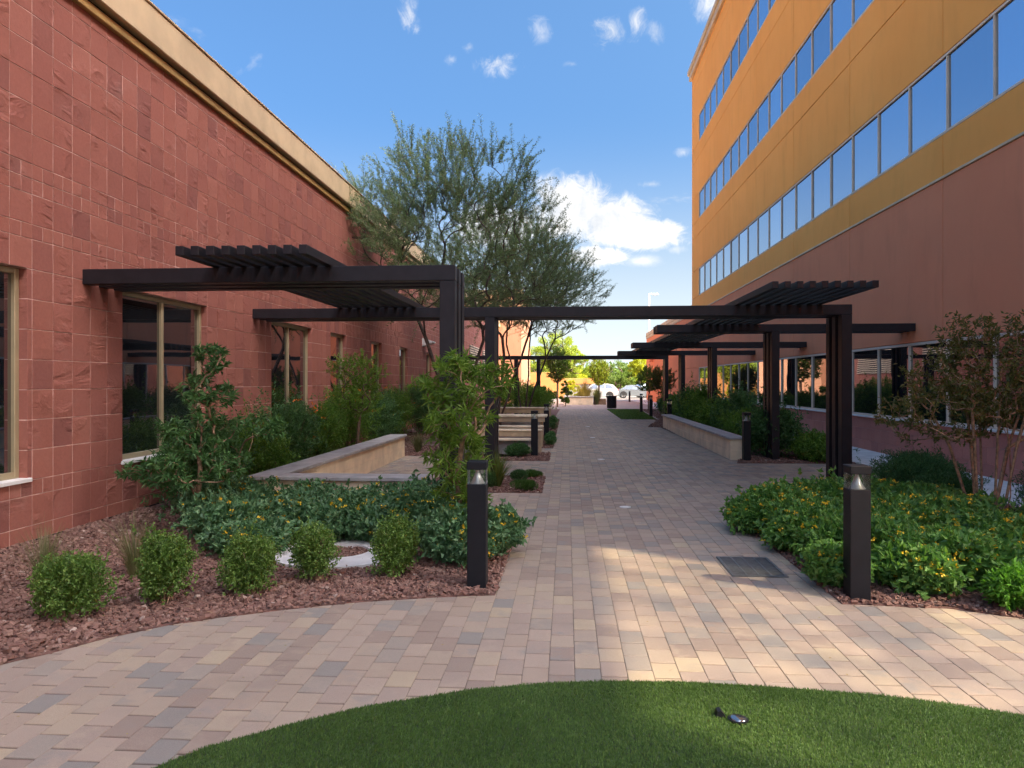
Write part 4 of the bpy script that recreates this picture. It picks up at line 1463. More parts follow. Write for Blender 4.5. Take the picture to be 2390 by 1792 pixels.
def grow(base_paths, tips, rs, sag=.12, wob=.08, r_tip=.004, expo=2.3, nseg=4):
    """joins every tip to the nearest reachable node; returns list of (polyline, radii)"""
    nodes = []; par = []; depth = []
    for path in base_paths:
        prev = -1
        for p in path:
            nodes.append(np.array(p, float)); par.append(prev); depth.append(0 if prev < 0 else depth[prev] + float(np.linalg.norm(nodes[-1] - nodes[prev])))
            prev = len(nodes) - 1
    c0 = np.mean([pp[0] for pp in base_paths], axis=0)
    tips = sorted(list(tips), key=lambda t: np.linalg.norm(t - c0))
    tipid = []
    for t in tips:
        A = np.array(nodes)
        dv = t - A
        dist = np.linalg.norm(dv, axis=1)
        cost = dist + .30 * np.array(depth) + np.where(dv[:, 2] < -.05 * dist, dist * .6, 0)
        j = int(np.argmin(cost))
        a = nodes[j]; L = dist[j]
        # leave in the parent's own direction, bend to the tip
        pd = nodes[j] - nodes[par[j]] if par[j] >= 0 else np.array([0, 0, 1.0])
        pd = pd / max(np.linalg.norm(pd), 1e-6)
        c = a + pd * L * .38 + (t - a) * .22
        prev = j
        for s in range(1, nseg + 1):
            u = s / nseg
            p = (1 - u) ** 2 * a + 2 * u * (1 - u) * c + u * u * t
            if s < nseg: p = p + rs.normal(0, wob * L * .25, 3)
            nodes.append(p); par.append(prev); depth.append(depth[prev] + L / nseg); prev = len(nodes) - 1
        tipid.append(prev)
    n = len(nodes); w = np.zeros(n)
    for t in tipid: w[t] += 1
    kids = [[] for _ in range(n)]
    for i in range(n - 1, -1, -1):
        if par[i] >= 0:
            w[par[i]] += max(w[i], .3); kids[par[i]].append(i)
    rad = r_tip * np.maximum(w, 1) ** (1 / expo)
    # chains
    chains = []
    roots = [i for i in range(n) if par[i] < 0]
    stack = [(r, None) for r in roots]
    while stack:
        i, pr = stack.pop()
        ch = [i] if pr is None else [pr, i]
        while kids[i]:
            ks = sorted(kids[i], key=lambda q: -w[q])
            for q in ks[1:]: stack.append((q, i))
            i = ks[0]; ch.append(i)
        if len(ch) > 1:
            rr = rad[ch].copy()
            if pr is not None: rr[0] = min(rad[pr], rad[ch[1]] * 1.15)
            chains.append((np.array([nodes[q] for q in ch]), rr))
    tp = np.array([nodes[t] for t in tipid])
    td = np.array([nodes[t] - nodes[par[t]] for t in tipid])
    return chains, tp, unit(td)


def wood(chains, name, mat, parent, sides=6, rmin=0.0):
    mb = MB()
    for P, r in chains:
        if r.max() < rmin: continue
        mb.tube(P, r, sides if r[0] > .02 else (4 if r[0] > .008 else 3))
    return mb.build(name, mat, parent, smooth=True)


def ellipsoid_points(rs, n, c, r, shell=.5, zmin=None):
    d = unit(rs.normal(0, 1, (n, 3)))
    q = (shell + (1 - shell) * rs.rand(n)) ** .6
    P = np.array(c) + d * np.array(r) * q[:, None]
    if zmin is not None: P[:, 2] = np.maximum(P[:, 2], zmin + rs.rand(n) * .05)
    return P, d


# ---------------------------------------------------------------- large feathery trees
def feathery_tree(seed, base, stems, lobes, ntips, label, leafn=165):
    rs = np.random.RandomState(seed)
    root = empty('tree', (base[0], base[1], 0), label=label, cat='tree', group='feathery dark trees rising over the pergolas')
    bp_ = np.array([base[0], base[1], 0.0])
    paths = []
    for s in stems:
        paths.append([np.array([base[0] + s[0][0], base[1] + s[0][1], -.1])] + [np.array([base[0] + q[0], base[1] + q[1], q[2]]) for q in s[1:]])
    tips = []
    for (c, r, share) in lobes:
        P, d = ellipsoid_points(rs, int(ntips * share), (base[0] + c[0], base[1] + c[1], c[2]), r, .35)
        # hollow the underside a little, ragged top
        P[:, 2] += np.where(d[:, 2] > .3, rs.exponential(.22, len(P)), 0)
        tips.append(P)
    tips = np.vstack(tips)
    chains, tp, td = grow([[p - bp_ for p in pth] for pth in paths], tips - bp_, rs, r_tip=.0042, expo=2.3, wob=.05)
    wood(chains, 'trunk', M['bark'], root, 7)
    # foliage sprays : twigs that sweep up and outward, leaflets on both sides
    n = len(tp)
    cen = np.mean(tp, axis=0)
    out = unit(tp - cen)
    sets = []
    NT_ = 3
    tw = MB()
    for k in range(NT_):
        dirs = unit(td * .5 + out * .55 + np.array([0, 0, .62]) + rs.normal(0, .40, (n, 3)))
        Ls = rs.uniform(.35, 1.0, n)
        m = leafn // NT_ * 2
        u = (rs.rand(n, m)) * 1.0
        droop = rs.uniform(-.10, .30, n)
        B = tp[:, None, :] + dirs[:, None, :] * (u * Ls[:, None])[:, :, None]
        B[:, :, 2] -= (u ** 2) * (droop * Ls)[:, None]
        B += rs.normal(0, .018, B.shape)
        side = unit(np.cross(dirs, rs.normal(0, 1, (n, 3))))[:, None, :] * np.where(rs.rand(n, m) < .5, -1, 1)[:, :, None]
        D = dirs[:, None, :] * .75 + side * .8
        V, F = leaves(B.reshape(-1, 3), D.reshape(-1, 3), .056, .0125, rs, .1, 0, .3, .35)
        sets.append((V, F))
        for i in range(0, n, 1):
            e = tp[i] + dirs[i] * Ls[i]; e = e - np.array([0, 0, droop[i] * Ls[i]])
            tw.tube([tp[i], (tp[i] + e) / 2 + np.array([0, 0, droop[i] * Ls[i] * .25]), e], [.004, .003, .0015], 3)
    tw.build('twigs', M['bark_brown'], root)
    leaf_obj('crown', sets, M['leaf_mesq'], root)
    return root


def stem(dx, dy, h, lean=(0, 0), bends=0, rs=None, x0=0, y0=0):
    pts = [(x0, y0)]
    for i in range(1, 6):
        u = i / 5
        pts.append((x0 + dx * u ** 1.3 + (rs.normal(0, .04) if rs else 0), y0 + dy * u ** 1.3 + (rs.normal(0, .04) if rs else 0), h * u))
    return pts


rs0 = np.random.RandomState(77)
feathery_tree(21, (-2.75, 18.8), [stem(-.9, .2, 2.6, rs=rs0), stem(.5, .3, 2.8, rs=rs0, x0=.08), stem(-.2, .6, 3.0, rs=rs0, y0=.1)],
              [((.0, 0, 4.8), (2.75, 2.4, 1.6), .52), ((-2.0, 0, 5.9), (1.45, 1.3, .8), .17), ((.4, 0, 6.5), (1.6, 1.5, .9), .19), ((-.9, .2, 6.7), (1.3, 1.2, .8), .12)],
              640, 'nearest feathery tree, its crown rising highest above the spanning pergola')
feathery_tree(22, (-2.25, 24.5), [stem(.9, .1, 3.0, rs=rs0), stem(-.9, .2, 3.0, rs=rs0, x0=-.05), stem(.1, .5, 3.2, rs=rs0)],
              [((.0, 0, 5.2), (2.6, 2.3, 1.8), .75), ((1.1, 0, 5.1), (1.6, 1.6, 1.4), .25)],
              430, 'middle feathery tree with forked stems seen through the spanning pergola')
feathery_tree(23, (-1.75, 30.0), [stem(-.7, .1, 3.0, rs=rs0), stem(1.1, .2, 3.3, rs=rs0, x0=.05), stem(.25, .4, 3.4, rs=rs0)],
              [((.1, 0, 5.7), (2.5, 2.4, 1.9), .6), ((1.7, 0, 5.2), (1.7, 1.7, 1.2), .25), ((.9, 0, 4.2), (1.8, 1.5, .8), .15)],
              400, 'farthest feathery tree with thin forked stems, reaching over the path')


# ---------------------------------------------------------------- bushes
def bush(name, label, cat, group, loc, r, h, mat, nleaf, L, W, seed, lumps=5, stems=7, stemmat='bark_tan', flowers=0, petal='petal', fsize=.018,
         updir=.6, shell=.45, jit=.6, fold=.25, z0=.03, stem_r=.006, curl=.1, clump=0, shag=1.0):
    """rounded uneven bush built of overlapping lumps of single leaves"""
    rs = np.random.RandomState(seed)
    root = empty(name, (loc[0], loc[1], 0), label=label, cat=cat, group=group)
    rx, ry = (r, r) if np.isscalar(r) else r
    C = []
    for i in range(lumps):
        a = rs.uniform(0, 2 * math.pi); q = rs.uniform(.15, .55)
        f = rs.uniform(.34, .70)
        C.append((rx * q * math.cos(a), ry * q * math.sin(a), h * rs.uniform(.42, .70), rx * f, ry * f, h * rs.uniform(.28, .46)))
    C.append((0, 0, h * .52, rx * .72, ry * .72, h * .48))
    C = np.array(C)
    k = rs.randint(0, len(C), nleaf)
    d = unit(rs.normal(0, 1, (nleaf, 3)) + np.array([0, 0, .25]))
    q = (shell + (1 - shell) * rs.rand(nleaf)) ** .5
    if clump:
        # twig-like clusters: leaves gather round shoots standing off the surface
        ns = nleaf // clump
        sd = unit(rs.normal(0, 1, (ns, 3)) + np.array([0, 0, .35])); sk = rs.randint(0, len(C), ns)
        tipq = rs.uniform(.78, 1.06, ns) + rs.exponential(.07 * shag, ns)
        S = C[sk, :3] + sd * C[sk, 3:] * tipq[:, None]
        shoot = unit(sd * .7 + np.array([0, 0, .6]) + rs.normal(0, .3, (ns, 3)))
        ls = rs.uniform(.05, .13, ns) * (h / .5) ** .5 * (.7 + .6 * shag)
        u = rs.rand(ns, clump)
        P = (S[:, None, :] - shoot[:, None, :] * (u * ls[:, None])[:, :, None]).reshape(-1, 3)
        D = (shoot[:, None, :] * .5 + unit(rs.normal(0, 1, (ns, clump, 3)))).reshape(-1, 3)
        n2 = nleaf // 2
        P2 = C[k[:n2], :3] + d[:n2] * C[k[:n2], 3:] * (q[:n2] * .93)[:, None]
        P = np.vstack([P, P2]); D = np.vstack([D, d[:n2] * .6 + np.array([0, 0, updir])])
    else:
        P = C[k, :3] + d * C[k, 3:] * q[:, None]
        D = d * .7 + np.array([0, 0, updir])
    ok = P[:, 2] > z0
    P, D = P[ok], D[ok]
    V, F = leaves(P, D, L, W, rs, fold, curl, .5, jit)
    leaf_obj('foliage', [(V, F)], M[mat], root)
    mb = MB()
    for i in range(stems):
        a = rs.uniform(0, 2 * math.pi); q2 = rs.uniform(.2, .75)
        e = np.array([rx * q2 * math.cos(a), ry * q2 * math.sin(a), h * rs.uniform(.55, .85)])
        b = np.array([rs.normal(0, .02), rs.normal(0, .02), -.03])
        mb.tube([b, b * .5 + e * .45 + np.array([0, 0, .04]), e], [stem_r, stem_r * .7, stem_r * .3], 4)
    mb.build('stems', M[stemmat], root)
    if flowers:
        k = rs.randint(0, len(C), flowers); d = unit(rs.normal(0, 1, (flowers, 3)) + np.array([0, -.35, .75]))
        P = C[k, :3] + d * C[k, 3:] * rs.uniform(.98, 1.1, flowers)[:, None]
        P = P[P[:, 2] > .08]
        m = 9
        B = np.repeat(P, m, 0) + rs.normal(0, fsize * .42, (len(P) * m, 3)) * np.array([1, 1, .5])
        V, F = leaves(B, np.repeat(d[:len(P)], m, 0) * .3 + np.array([0, 0, .4]), fsize * .62, fsize * .62, rs, .1, 0, .9, .8)
        leaf_obj('flowers', [(V, F)], M[petal], root, 'stuff')
    return root


BOX = [(-3.55, 5.03, .30, .50, 'leftmost clipped green shrub at the front of the gravel, broad and low'),
       (-3.07, 5.42, .26, .55, 'second clipped green shrub from the left, with two lobes'),
       (-2.50, 5.72, .255, .50, 'middle one of the five clipped green shrubs, in front of the white collar\'s left edge'),
       (-2.12, 6.10, .25, .50, 'fourth clipped green shrub from the left, in front of the white collar'),
       (-1.51, 6.30, .25, .53, 'rightmost of the five clipped green shrubs, nearest the bollard light')]
for i, (x, y, r, h, lab) in enumerate(BOX):
    bush('clipped_shrub', lab, 'shrub', 'clipped round shrubs on the red gravel', (x, y), (r, r * .95), h, 'leaf_box', 6800, .026, .017, 100 + i, lumps=13 if i != 1 else 6,
         stems=16, clump=13, jit=.7, shell=.25, z0=.05, shag=1.7)

LL = [(-3.55, 7.55, .52, .50, 'yellow-flowered bush beside the trunk of the tall whorled shrub'),
      (-2.95, 8.15, .58, .50, 'yellow-flowered bush in front of the left corner of the L shaped seat wall'),
      (-2.15, 8.2, .55, .46, 'yellow-flowered bush directly behind the white concrete collar'),
      (-1.45, 7.95, .52, .60, 'yellow-flowered bush between the collar and the young tree, against the seat wall'),
      (-1.02, 6.95, .44, .48, 'yellow-flowered bush spreading at the foot of the young tree'),
      (-.76, 7.2, .32, .42, 'yellow-flowered bush spilling towards the path right of the left bollard'),
      (-3.1, 7.0, .40, .34, 'low yellow-flowered bush left of the white collar'),
      (-3.95, 8.45, .6, .52, 'yellow-flowered bush at the foot of the wall side of the seat wall corner'),
      (-1.9, 7.75, .48, .44, 'yellow-flowered bush rising just behind the collar, right half'),
      (-2.6, 7.75, .45, .46, 'yellow-flowered bush rising just behind the collar, left half')]
for i, (x, y, r, h, lab) in enumerate(LL):
    bush('flowering_bush', lab, 'bush', 'bluish green yellow-flowered bushes in the left bed', (x, y), (r * 1.12, r * 1.05), h, 'leaf_lant_l', 4600, .064, .041, 200 + i, lumps=15,
         stems=8, flowers=46, fsize=.032, shell=.5, jit=.65, clump=9, curl=.25, shag=1.8)

RL = [(2.55, 8.9, .50, .48, 'yellow-flowered bush at the far left corner of the right bed'),
      (3.35, 8.9, .62, .52, 'yellow-flowered bush in front of the first right pergola post'),
      (2.6, 7.9, .5, .50, 'yellow-flowered bush spilling over the pavers beyond the drain grate'),
      (3.3, 7.7, .58, .54, 'yellow-flowered bush behind the right bollard light'),
      (2.66, 6.85, .46, .46, 'yellow-flowered bush beside the drain grate'),
      (2.26, 6.3, .22, .34, 'small yellow-flowered bush just left of the right bollard light'),
      (3.15, 6.55, .50, .42, 'yellow-flowered bush just right of the right bollard light'),
      (4.05, 6.9, .58, .45, 'yellow-flowered bush in front of the brown-stemmed tall shrub'),
      (4.9, 7.6, .6, .42, 'yellow-flowered bush right of the tall shrub stems'),
      (4.1, 8.9, .6, .50, 'yellow-flowered bush behind the tall shrub stems'),
      (2.15, 8.6, .40, .36, 'low yellow-flowered bush farthest out over the pavers at the back'),
      (2.4, 7.6, .36, .36, 'low yellow-flowered bush reaching out over the pavers behind the drain grate'),
      (2.85, 7.3, .5, .48, 'yellow-flowered bush straight behind the drain grate and bollard'),
      (3.6, 6.4, .5, .36, 'low yellow-flowered bush at the gravel edge right of the bollard'),
      (4.5, 6.4, .5, .38, 'low yellow-flowered bush between the gravel edge and the tall shrub'),
      (2.82, 6.18, .30, .34, 'small yellow-flowered bush right against the right bollard light, in front of the others'),
      (3.9, 7.8, .6, .52, 'yellow-flowered bush hugging the tall shrub stems on their left')]
for i, (x, y, r, h, lab) in enumerate(RL):
    bush('flowering_bush', lab, 'bush', 'bright green yellow-flowered bushes in the right bed', (x, y), (r * 1.15, r * 1.1), h, 'leaf_lant_r', 4300, .066, .043, 300 + i, lumps=15,
         stems=8, flowers=80, fsize=.032, shell=.5, jit=.65, clump=9, curl=.25, shag=1.8)
bush('green_bush', 'bright green leafy bush at the right edge, nearest the camera', 'bush', None, (3.38, 5.78), (.30, .26), .34, 'leaf_bright', 2600, .055, .026, 330, lumps=7, stems=9, clump=8, curl=.2)
bush('green_bush', 'low green bush right of the nearest bright one on the gravel edge', 'bush', None, (4.2, 5.6), (.45, .4), .36, 'leaf_bright', 3000, .055, .026, 331, lumps=7, stems=9, clump=8, curl=.2)

# feathery junipers
for i, (x, y, r, h, lab) in enumerate([(5.1, 11.0, .85, .62, 'dark low juniper behind the right bollard light'), (5.55, 8.7, .5, .75, 'dark juniper by the right edge, close to the wall'),
                                       (4.85, 9.9, .5, .5, 'small dark juniper behind the tall brown-stemmed shrub'), (5.6, 12.3, .6, .6, 'dark juniper by the white strip behind the first right post')]):
    bush('juniper', lab, 'bush', 'dark junipers under the right windows', (x, y), (r, r * .8), h, 'leaf_juniper', 9000, .06, .012, 340 + i, lumps=16, stems=8, clump=14, updir=.6, jit=.7, shell=.3, shag=3.0)

# hedge by the tiled wall with orange flowers
HL = [(-4.75, 9.2, .62, 1.15, 'dark feathery bush against the tiled wall below the second window'),
      (-4.7, 10.6, .75, 1.15, 'feathery bush against the wall beside the far jamb of the second window'),
      (-4.75, 12.2, .85, 1.35, 'feathery bush with a few orange flowers left of the third window'),
      (-4.8, 13.9, .85, 1.25, 'feathery bush under the third window with orange flowers'),
      (-4.75, 15.8, .95, 1.65, 'tall feathery bush right of the third window, orange flowers on top'),
      (-4.7, 17.9, .95, 1.45, 'feathery bush below the narrow fourth window'),
      (-4.75, 20.3, .95, 1.5, 'feathery bush below the narrow fifth window'),
      (-4.7, 23.2, 1.1, 1.6, 'feathery bush along the wall near the small wall light'),
      (-4.6, 27.0, 1.3, 1.6, 'feathery bush along the far part of the wall')]
for i, (x, y, r, h, lab) in enumerate(HL):
    bush('feathery_bush', lab, 'bush', 'feathery bushes planted along the tiled wall', (x, y), (min(r, .66), r), h, ('leaf_dark', 'leaf_fern', 'leaf_dark', 'leaf_fern', 'leaf_fern')[i % 5], 7500, .062, .020, 400 + i, lumps=15, stems=16,
         flowers=(0, 0, 5, 10, 16, 5, 4, 6, 8)[i], petal='petal_or', fsize=.06, clump=14, updir=.25, jit=.85, shell=.3, stem_r=.009, stemmat='bark_brown', shag=2.2)

HR = [(4.75, 17.3, .85, 1.15, 'dark green hedge bush nearest, beside the second right bollard'),
      (5.35, 16.3, .6, .62, 'low dark hedge bush by the white strip in front of the others'),
      (4.6, 19.2, .8, 1.0, 'second hedge bush behind the right seat wall'),
      (4.7, 21.2, .85, 1.45, 'third hedge bush behind the right seat wall'),
      (4.65, 23.3, .85, 1.15, 'fourth hedge bush behind the right seat wall, by the middle pergola post'),
      (4.7, 25.5, .9, 1.6, 'fifth hedge bush behind the right seat wall'),
      (4.8, 28.0, 1.0, 1.5, 'sixth hedge bush near the far end of the right seat wall'),
      (5.0, 31.0, 1.0, 1.3, 'hedge bush beyond the right seat wall, by the far post'),
      (5.2, 34.5, 1.0, 1.1, 'hedge bush beside the far lawn, nearer one'),
      (5.3, 38.5, 1.0, 1.1, 'hedge bush beside the far lawn, farther one')]
for i, (x, y, r, h, lab) in enumerate(HR):
    bush('hedge_bush', lab, 'bush', 'dark green bushes behind the right seat wall', (x, y), (r * .85, r), h, 'leaf_fern' if i % 3 else 'leaf_dark', 6500, .082, .034, 450 + i, lumps=16, stems=12, clump=12,
         updir=.2, jit=.9, shell=.3, stem_r=.009, stemmat='bark_brown', shag=2.8)

# low mounds in the small left beds
for i, (x, y, r, h, mt, lab) in enumerate([(-.66, 11.5, .23, .17, 'leaf_moss', 'bright green cushion plant at the front edge of the second left bed'),
                                           (-.80, 12.35, .20, .22, 'leaf_juniper', 'small dark round plant behind the bright green cushion'),
                                           (-.62, 13.05, .20, .13, 'leaf_moss', 'small green cushion plant at the back of the second left bed'),
                                           (-1.28, 11.75, .17, .26, 'leaf_dark', 'small dark leafy plant under the spiky yucca')]):
    bush('cushion_plant', lab, 'plant', None, (x, y), r, h, mt, 3800, .026, .007, 500 + i, lumps=6, stems=3, updir=1.0, jit=.4, shell=.5, z0=.01)
bush('low_shrub', 'dark low shrub left of the slim bollard before the benches', 'shrub', None, (-1.12, 16.7), (.32, .3), .34, 'leaf_dark', 3600, .035, .02, 510, lumps=6, stems=6, clump=9)
for i, (x, y, lab) in enumerate([(-.48, 19.8, 'grey-green plant at the path edge beside the picnic table'), (-.5, 22.6, 'low grey-green plant at the path edge behind the farther bollard'), (-.48, 26.3, 'taller grey-green plant at the path edge before the far bench')]):
    bush('edge_plant', lab, 'plant', 'grey-green plants edging the path on the left', (x, y), (.22, .45), (.35, .2, .55)[i], 'leaf_dark', 2600, .045, .014, 520 + i, lumps=6, stems=6, clump=9)
for i, (x, y, r, h, mt, lab) in enumerate([(-1.7, 34.8, 1.0, 1.5, 'leaf_lime', 'fresh green shrub under the farthest pergola, left of the path'), (-3.2, 35.5, 1.2, 1.6, 'leaf_fern', 'green shrub under the farthest pergola near the wall'),
                                           (-1.2, 39.5, .8, 1.4, 'leaf_fern', 'green shrub left of the path just past the farthest pergola'), (-2.6, 43, 1.2, 1.8, 'leaf_far_grn', 'green shrub in the far left bed before the slim trees')]):
    bush('green_shrub', lab, 'shrub', None, (x, y), r, h, mt, 5200, .08, .035, 530 + i, lumps=9, stems=8, clump=12)


# ---------------------------------------------------------------- ornamental grasses, yucca
def grass_tuft(name, label, cat, loc, h, spread, n, mat, seed, w=.004, group=None, arch=.5):
    rs = np.random.RandomState(seed)
    root = empty(name, (loc[0], loc[1], 0), label=label, cat=cat, group=group)
    a = rs.uniform(0, 2 * math.pi, n); q = rs.rand(n) ** .7
    b = np.stack([np.cos(a) * .05 * q, np.sin(a) * .05 * q, np.zeros(n)], 1)
    L = h * rs.uniform(.6, 1.1, n)
    o = np.stack([np.cos(a), np.sin(a), np.zeros(n)], 1)
    lean = spread * q * rs.uniform(.6, 1.2, n)
    pts = []
    for u in (0, .35, .7, 1.0):
        p = b + o * (lean * u ** 1.6)[:, None]
        p[:, 2] = L * (u - arch * q * u ** 2 * .5) + .005
        pts.append(p)
    s = np.stack([-np.sin(a), np.cos(a), np.zeros(n)], 1)
    V = []
    for p, ww in zip(pts, (w, w * .9, w * .6, w * .12)):
        V += [p - s * ww / 2, p + s * ww / 2]
    V = np.stack(V, 1)
    i = (np.arange(n) * 8)[:, None]
    Q = np.vstack([np.array([[k, k + 1, k + 3, k + 2]]) + i for k in (0, 2, 4)])
    ob = bpy.data.objects.new('blades', np_mesh('blades', V.reshape(-1, 3), Q, M[mat])); link(ob, root)
    return root


GT = [(-4.25, 5.7, .62, .32, 'thin wispy grass tuft left of centre near the tiled wall'), (-3.75, 6.15, .62, .34, 'thin wispy grass tuft behind the second clipped shrub'),
      (-4.65, 5.35, .5, .3, 'thin wispy grass tuft at the left edge behind the broad shrub')]
for i, (x, y, h, s, lab) in enumerate(GT):
    grass_tuft('grass_tuft', lab, 'grass tuft', (x, y), h, s, 260, 'grass_dry', 600 + i, .0035, 'wispy grass tufts by the tiled wall')
grass_tuft('grass_tuft', 'golden dry grass tuft at the white strip behind the right posts', 'grass tuft', (5.75, 15.95), .42, .28, 420, 'grass_gold', 610, .006)
grass_tuft('grass_tuft', 'straw coloured grass tuft past the end of the L shaped seat wall', 'grass tuft', (-3.6, 17.6), .55, .35, 380, 'grass_dry', 611, .006)
grass_tuft('grass_tuft', 'tall pale grass in the long planter box', 'grass tuft', (1.3, 56.9), 1.75, 1.15, 1500, 'grass_gold', 612, .02)
grass_tuft('grass_tuft', 'grey-green grass beside the small sunlit tree', 'grass tuft', (2.25, 56.3), 1.35, .6, 800, 'grass_dry', 613, .02)
grass_tuft('yucca', 'spiky yucca with arching narrow leaves between the left pergola posts', 'yucca', (-1.13, 11.9), .62, .42, 150, 'leaf_yucca', 614, .022, None, .7)
grass_tuft('yucca', 'second spiky yucca half hidden behind the young tree', 'yucca', (-1.75, 12.2), .8, .45, 150, 'leaf_yucca', 615, .022, None, .6)


# ---------------------------------------------------------------- whorled-leaf shrubs and small trees
def leafy_tree(name, label, cat, loc, stems_, lobes, ntips, mat, bark, seed, per=26, L=.06, W=.02, r_tip=.0035, twig=.16, up=.3, group=None, whorl=True, jit=.45, expo=2.3, wob=.12, rmin=0.0, curl=.15, shell=.3):
    rs = np.random.RandomState(seed)
    root = empty(name, (loc[0], loc[1], 0), label=label, cat=cat, group=group)
    tips = []
    for (c, r, share) in lobes:
        P, d = ellipsoid_points(rs, int(ntips * share), c, r, shell)
        tips.append(P)
    tips = np.vstack(tips)
    chains, tp, td = grow([[np.array(p if len(p) == 3 else (*p, -.04), float) for p in s] for s in stems_], tips, rs, r_tip=r_tip, wob=wob, expo=expo)
    wood(chains, 'trunk', M[bark], root, 6, rmin)
    n = len(tp)
    cen = tp.mean(0)
    out = unit(tp - cen)
    D0 = unit(td * .6 + out * .4 + np.array([0, 0, up]) + rs.normal(0, .2, (n, 3)))
    u = rs.rand(n, per) ** (.6 if whorl else 1.0)
    P = tp[:, None, :] + D0[:, None, :] * ((u - .55) * twig)[:, :, None]
    side = unit(rs.normal(0, 1, (n, per, 3)))
    side = side - (side * D0[:, None, :]).sum(-1, keepdims=True) * D0[:, None, :]
    D = unit(side) * (.9 if whorl else .75) + D0[:, None, :] * .55
    V, F = leaves(P.reshape(-1, 3), D.reshape(-1, 3), L, W, rs, .18, curl, .8, jit)
    leaf_obj('crown', [(V, F)], M[mat], root)
    return root


rs1 = np.random.RandomState(5)
leafy_tree('tall_shrub', 'tall dark green shrub with whorled leaves growing before the second window', 'shrub', (-4.03, 7.75),
           [[(0, 0), (.01, 0, .35), (.04, 0, .7)]],
           [((.1, 0, .80), (.62, .5, .24), .32), ((.0, 0, 1.15), (.42, .40, .25), .2), ((.08, 0, 1.55), (.30, .28, .26), .14), ((.12, 0, 1.95), (.28, .24, .16), .08),
            ((.62, .1, 1.2), (.30, .25, .12), .10), ((-.45, 0, .72), (.35, .3, .14), .12)],
           200, 'leaf_dark', 'bark_tan', 31, per=22, L=.085, W=.025, twig=.12, up=.35, whorl=True, curl=.3)
leafy_tree('young_tree', 'slim young tree with light green leaves behind the left bollard light', 'tree', (-1.03, 7.0),
           [[(0, 0), (.02, 0, .4), (-.02, 0, .8), (.03, 0, 1.15)]],
           [((.05, 0, 1.72), (.46, .36, .22), .38), ((-.02, 0, 1.35), (.36, .34, .24), .28), ((0, 0, .98), (.28, .26, .28), .24), ((0, 0, .62), (.2, .2, .18), .10)],
           150, 'leaf_lime', 'bark_tan', 32, wob=.04, per=24, L=.10, W=.016, twig=.18, up=.35, whorl=True, curl=.25)
leafy_tree('young_tree', 'slender tree with fine light foliage beside the narrow windows', 'tree', (-4.25, 14.7),
           [[(0, 0), (.0, 0, .5), (.05, 0, 1.1)], ],
           [((0, 0, 1.95), (.6, .5, .35), .5), ((0, 0, 1.4), (.6, .5, .4), .5)], 160, 'leaf_lime', 'bark_brown', 33, per=50, L=.05, W=.018, twig=.3, up=.4, whorl=False)

ms = []
for i in range(11):
    a = rs1.uniform(0, 2 * math.pi); r0 = rs1.uniform(.02, .14); sp_ = rs1.uniform(.10, .50)
    ms.append([(r0 * math.cos(a), r0 * math.sin(a)), (r0 * math.cos(a) * 1.5 + sp_ * .25 * math.cos(a), r0 * math.sin(a) * 1.5 + sp_ * .25 * math.sin(a), .5),
               (r0 * math.cos(a) + sp_ * .6 * math.cos(a), r0 * math.sin(a) + sp_ * .6 * math.sin(a), 1.0), (sp_ * math.cos(a) * 1.1, sp_ * math.sin(a) * 1.1, 1.4)])
leafy_tree('tall_shrub', 'tall brown-stemmed shrub with sparse olive leaves before the right windows', 'shrub', (4.42, 8.2), ms,
           [((.05, 0, 1.75), (.85, .7, .42), .46), ((-.45, 0, 1.35), (.75, .5, .32), .22), ((.1, 0, 2.2), (.62, .5, .22), .16), ((.7, .1, 1.5), (.5, .4, .4), .16)],
           430, 'leaf_olive', 'bark_tan', 34, per=19, L=.058, W=.024, twig=.26, up=.2, whorl=False, wob=.22, expo=2.6)
leafy_tree('green_shrub', 'green leafy shrub with one tall shoot at the extreme right edge', 'shrub', (5.75, 7.55),
           [[(0, 0), (0, 0, .3)], [(.05, .05), (.2, 0, .35)]], [((0, 0, .55), (.5, .4, .35), .8), ((.1, 0, 1.0), (.2, .2, .3), .2)], 110, 'leaf_dark', 'bark_tan', 35, per=24, L=.07, W=.035, twig=.16)

# small olive trees by the far lawn
for i, (x, y, h, lab) in enumerate([(4.72, 43.5, 2.6, 'left one of two small olive-leaved trees beside the far lawn'), (5.25, 41.0, 2.6, 'right one of two small olive-leaved trees beside the far lawn')]):
    leafy_tree('small_tree', lab, 'tree', (x, y), [[(0, 0), (0, 0, .7), (.03, 0, 1.0)]], [((0, 0, 1.85), (.72, .7, .78), 1.0)], 260, ('leaf_far_grn', 'leaf_olive')[i], 'bark_brown', 40 + i,
               per=34, L=.075, W=.035, twig=.3, whorl=False, group='small trees beside the far lawn')
leafy_tree('slim_tree', 'round-crowned green tree with a straight brown trunk left of the path end', 'tree', (-.68, 51), [[(0, 0), (0, 0, .9), (.02, 0, 1.6)]],
           [((0, 0, 2.9), (.85, .85, 1.25), 1.0)], 360, 'leaf_far_grn', 'bark_tan', 42, per=38, L=.09, W=.045, twig=.35, whorl=False, r_tip=.006)
leafy_tree('slim_tree', 'small sunlit yellow-green tree growing from the brown planter box', 'tree', (2.42, 57.0), [[(0, 0), (0, 0, .9), (.02, 0, 1.5)]],
           [((0, 0, 2.55), (.80, .8, 1.1), 1.0)], 300, 'leaf_far', 'bark_brown', 43, per=34, L=.09, W=.045, twig=.35, whorl=False, r_tip=.006)


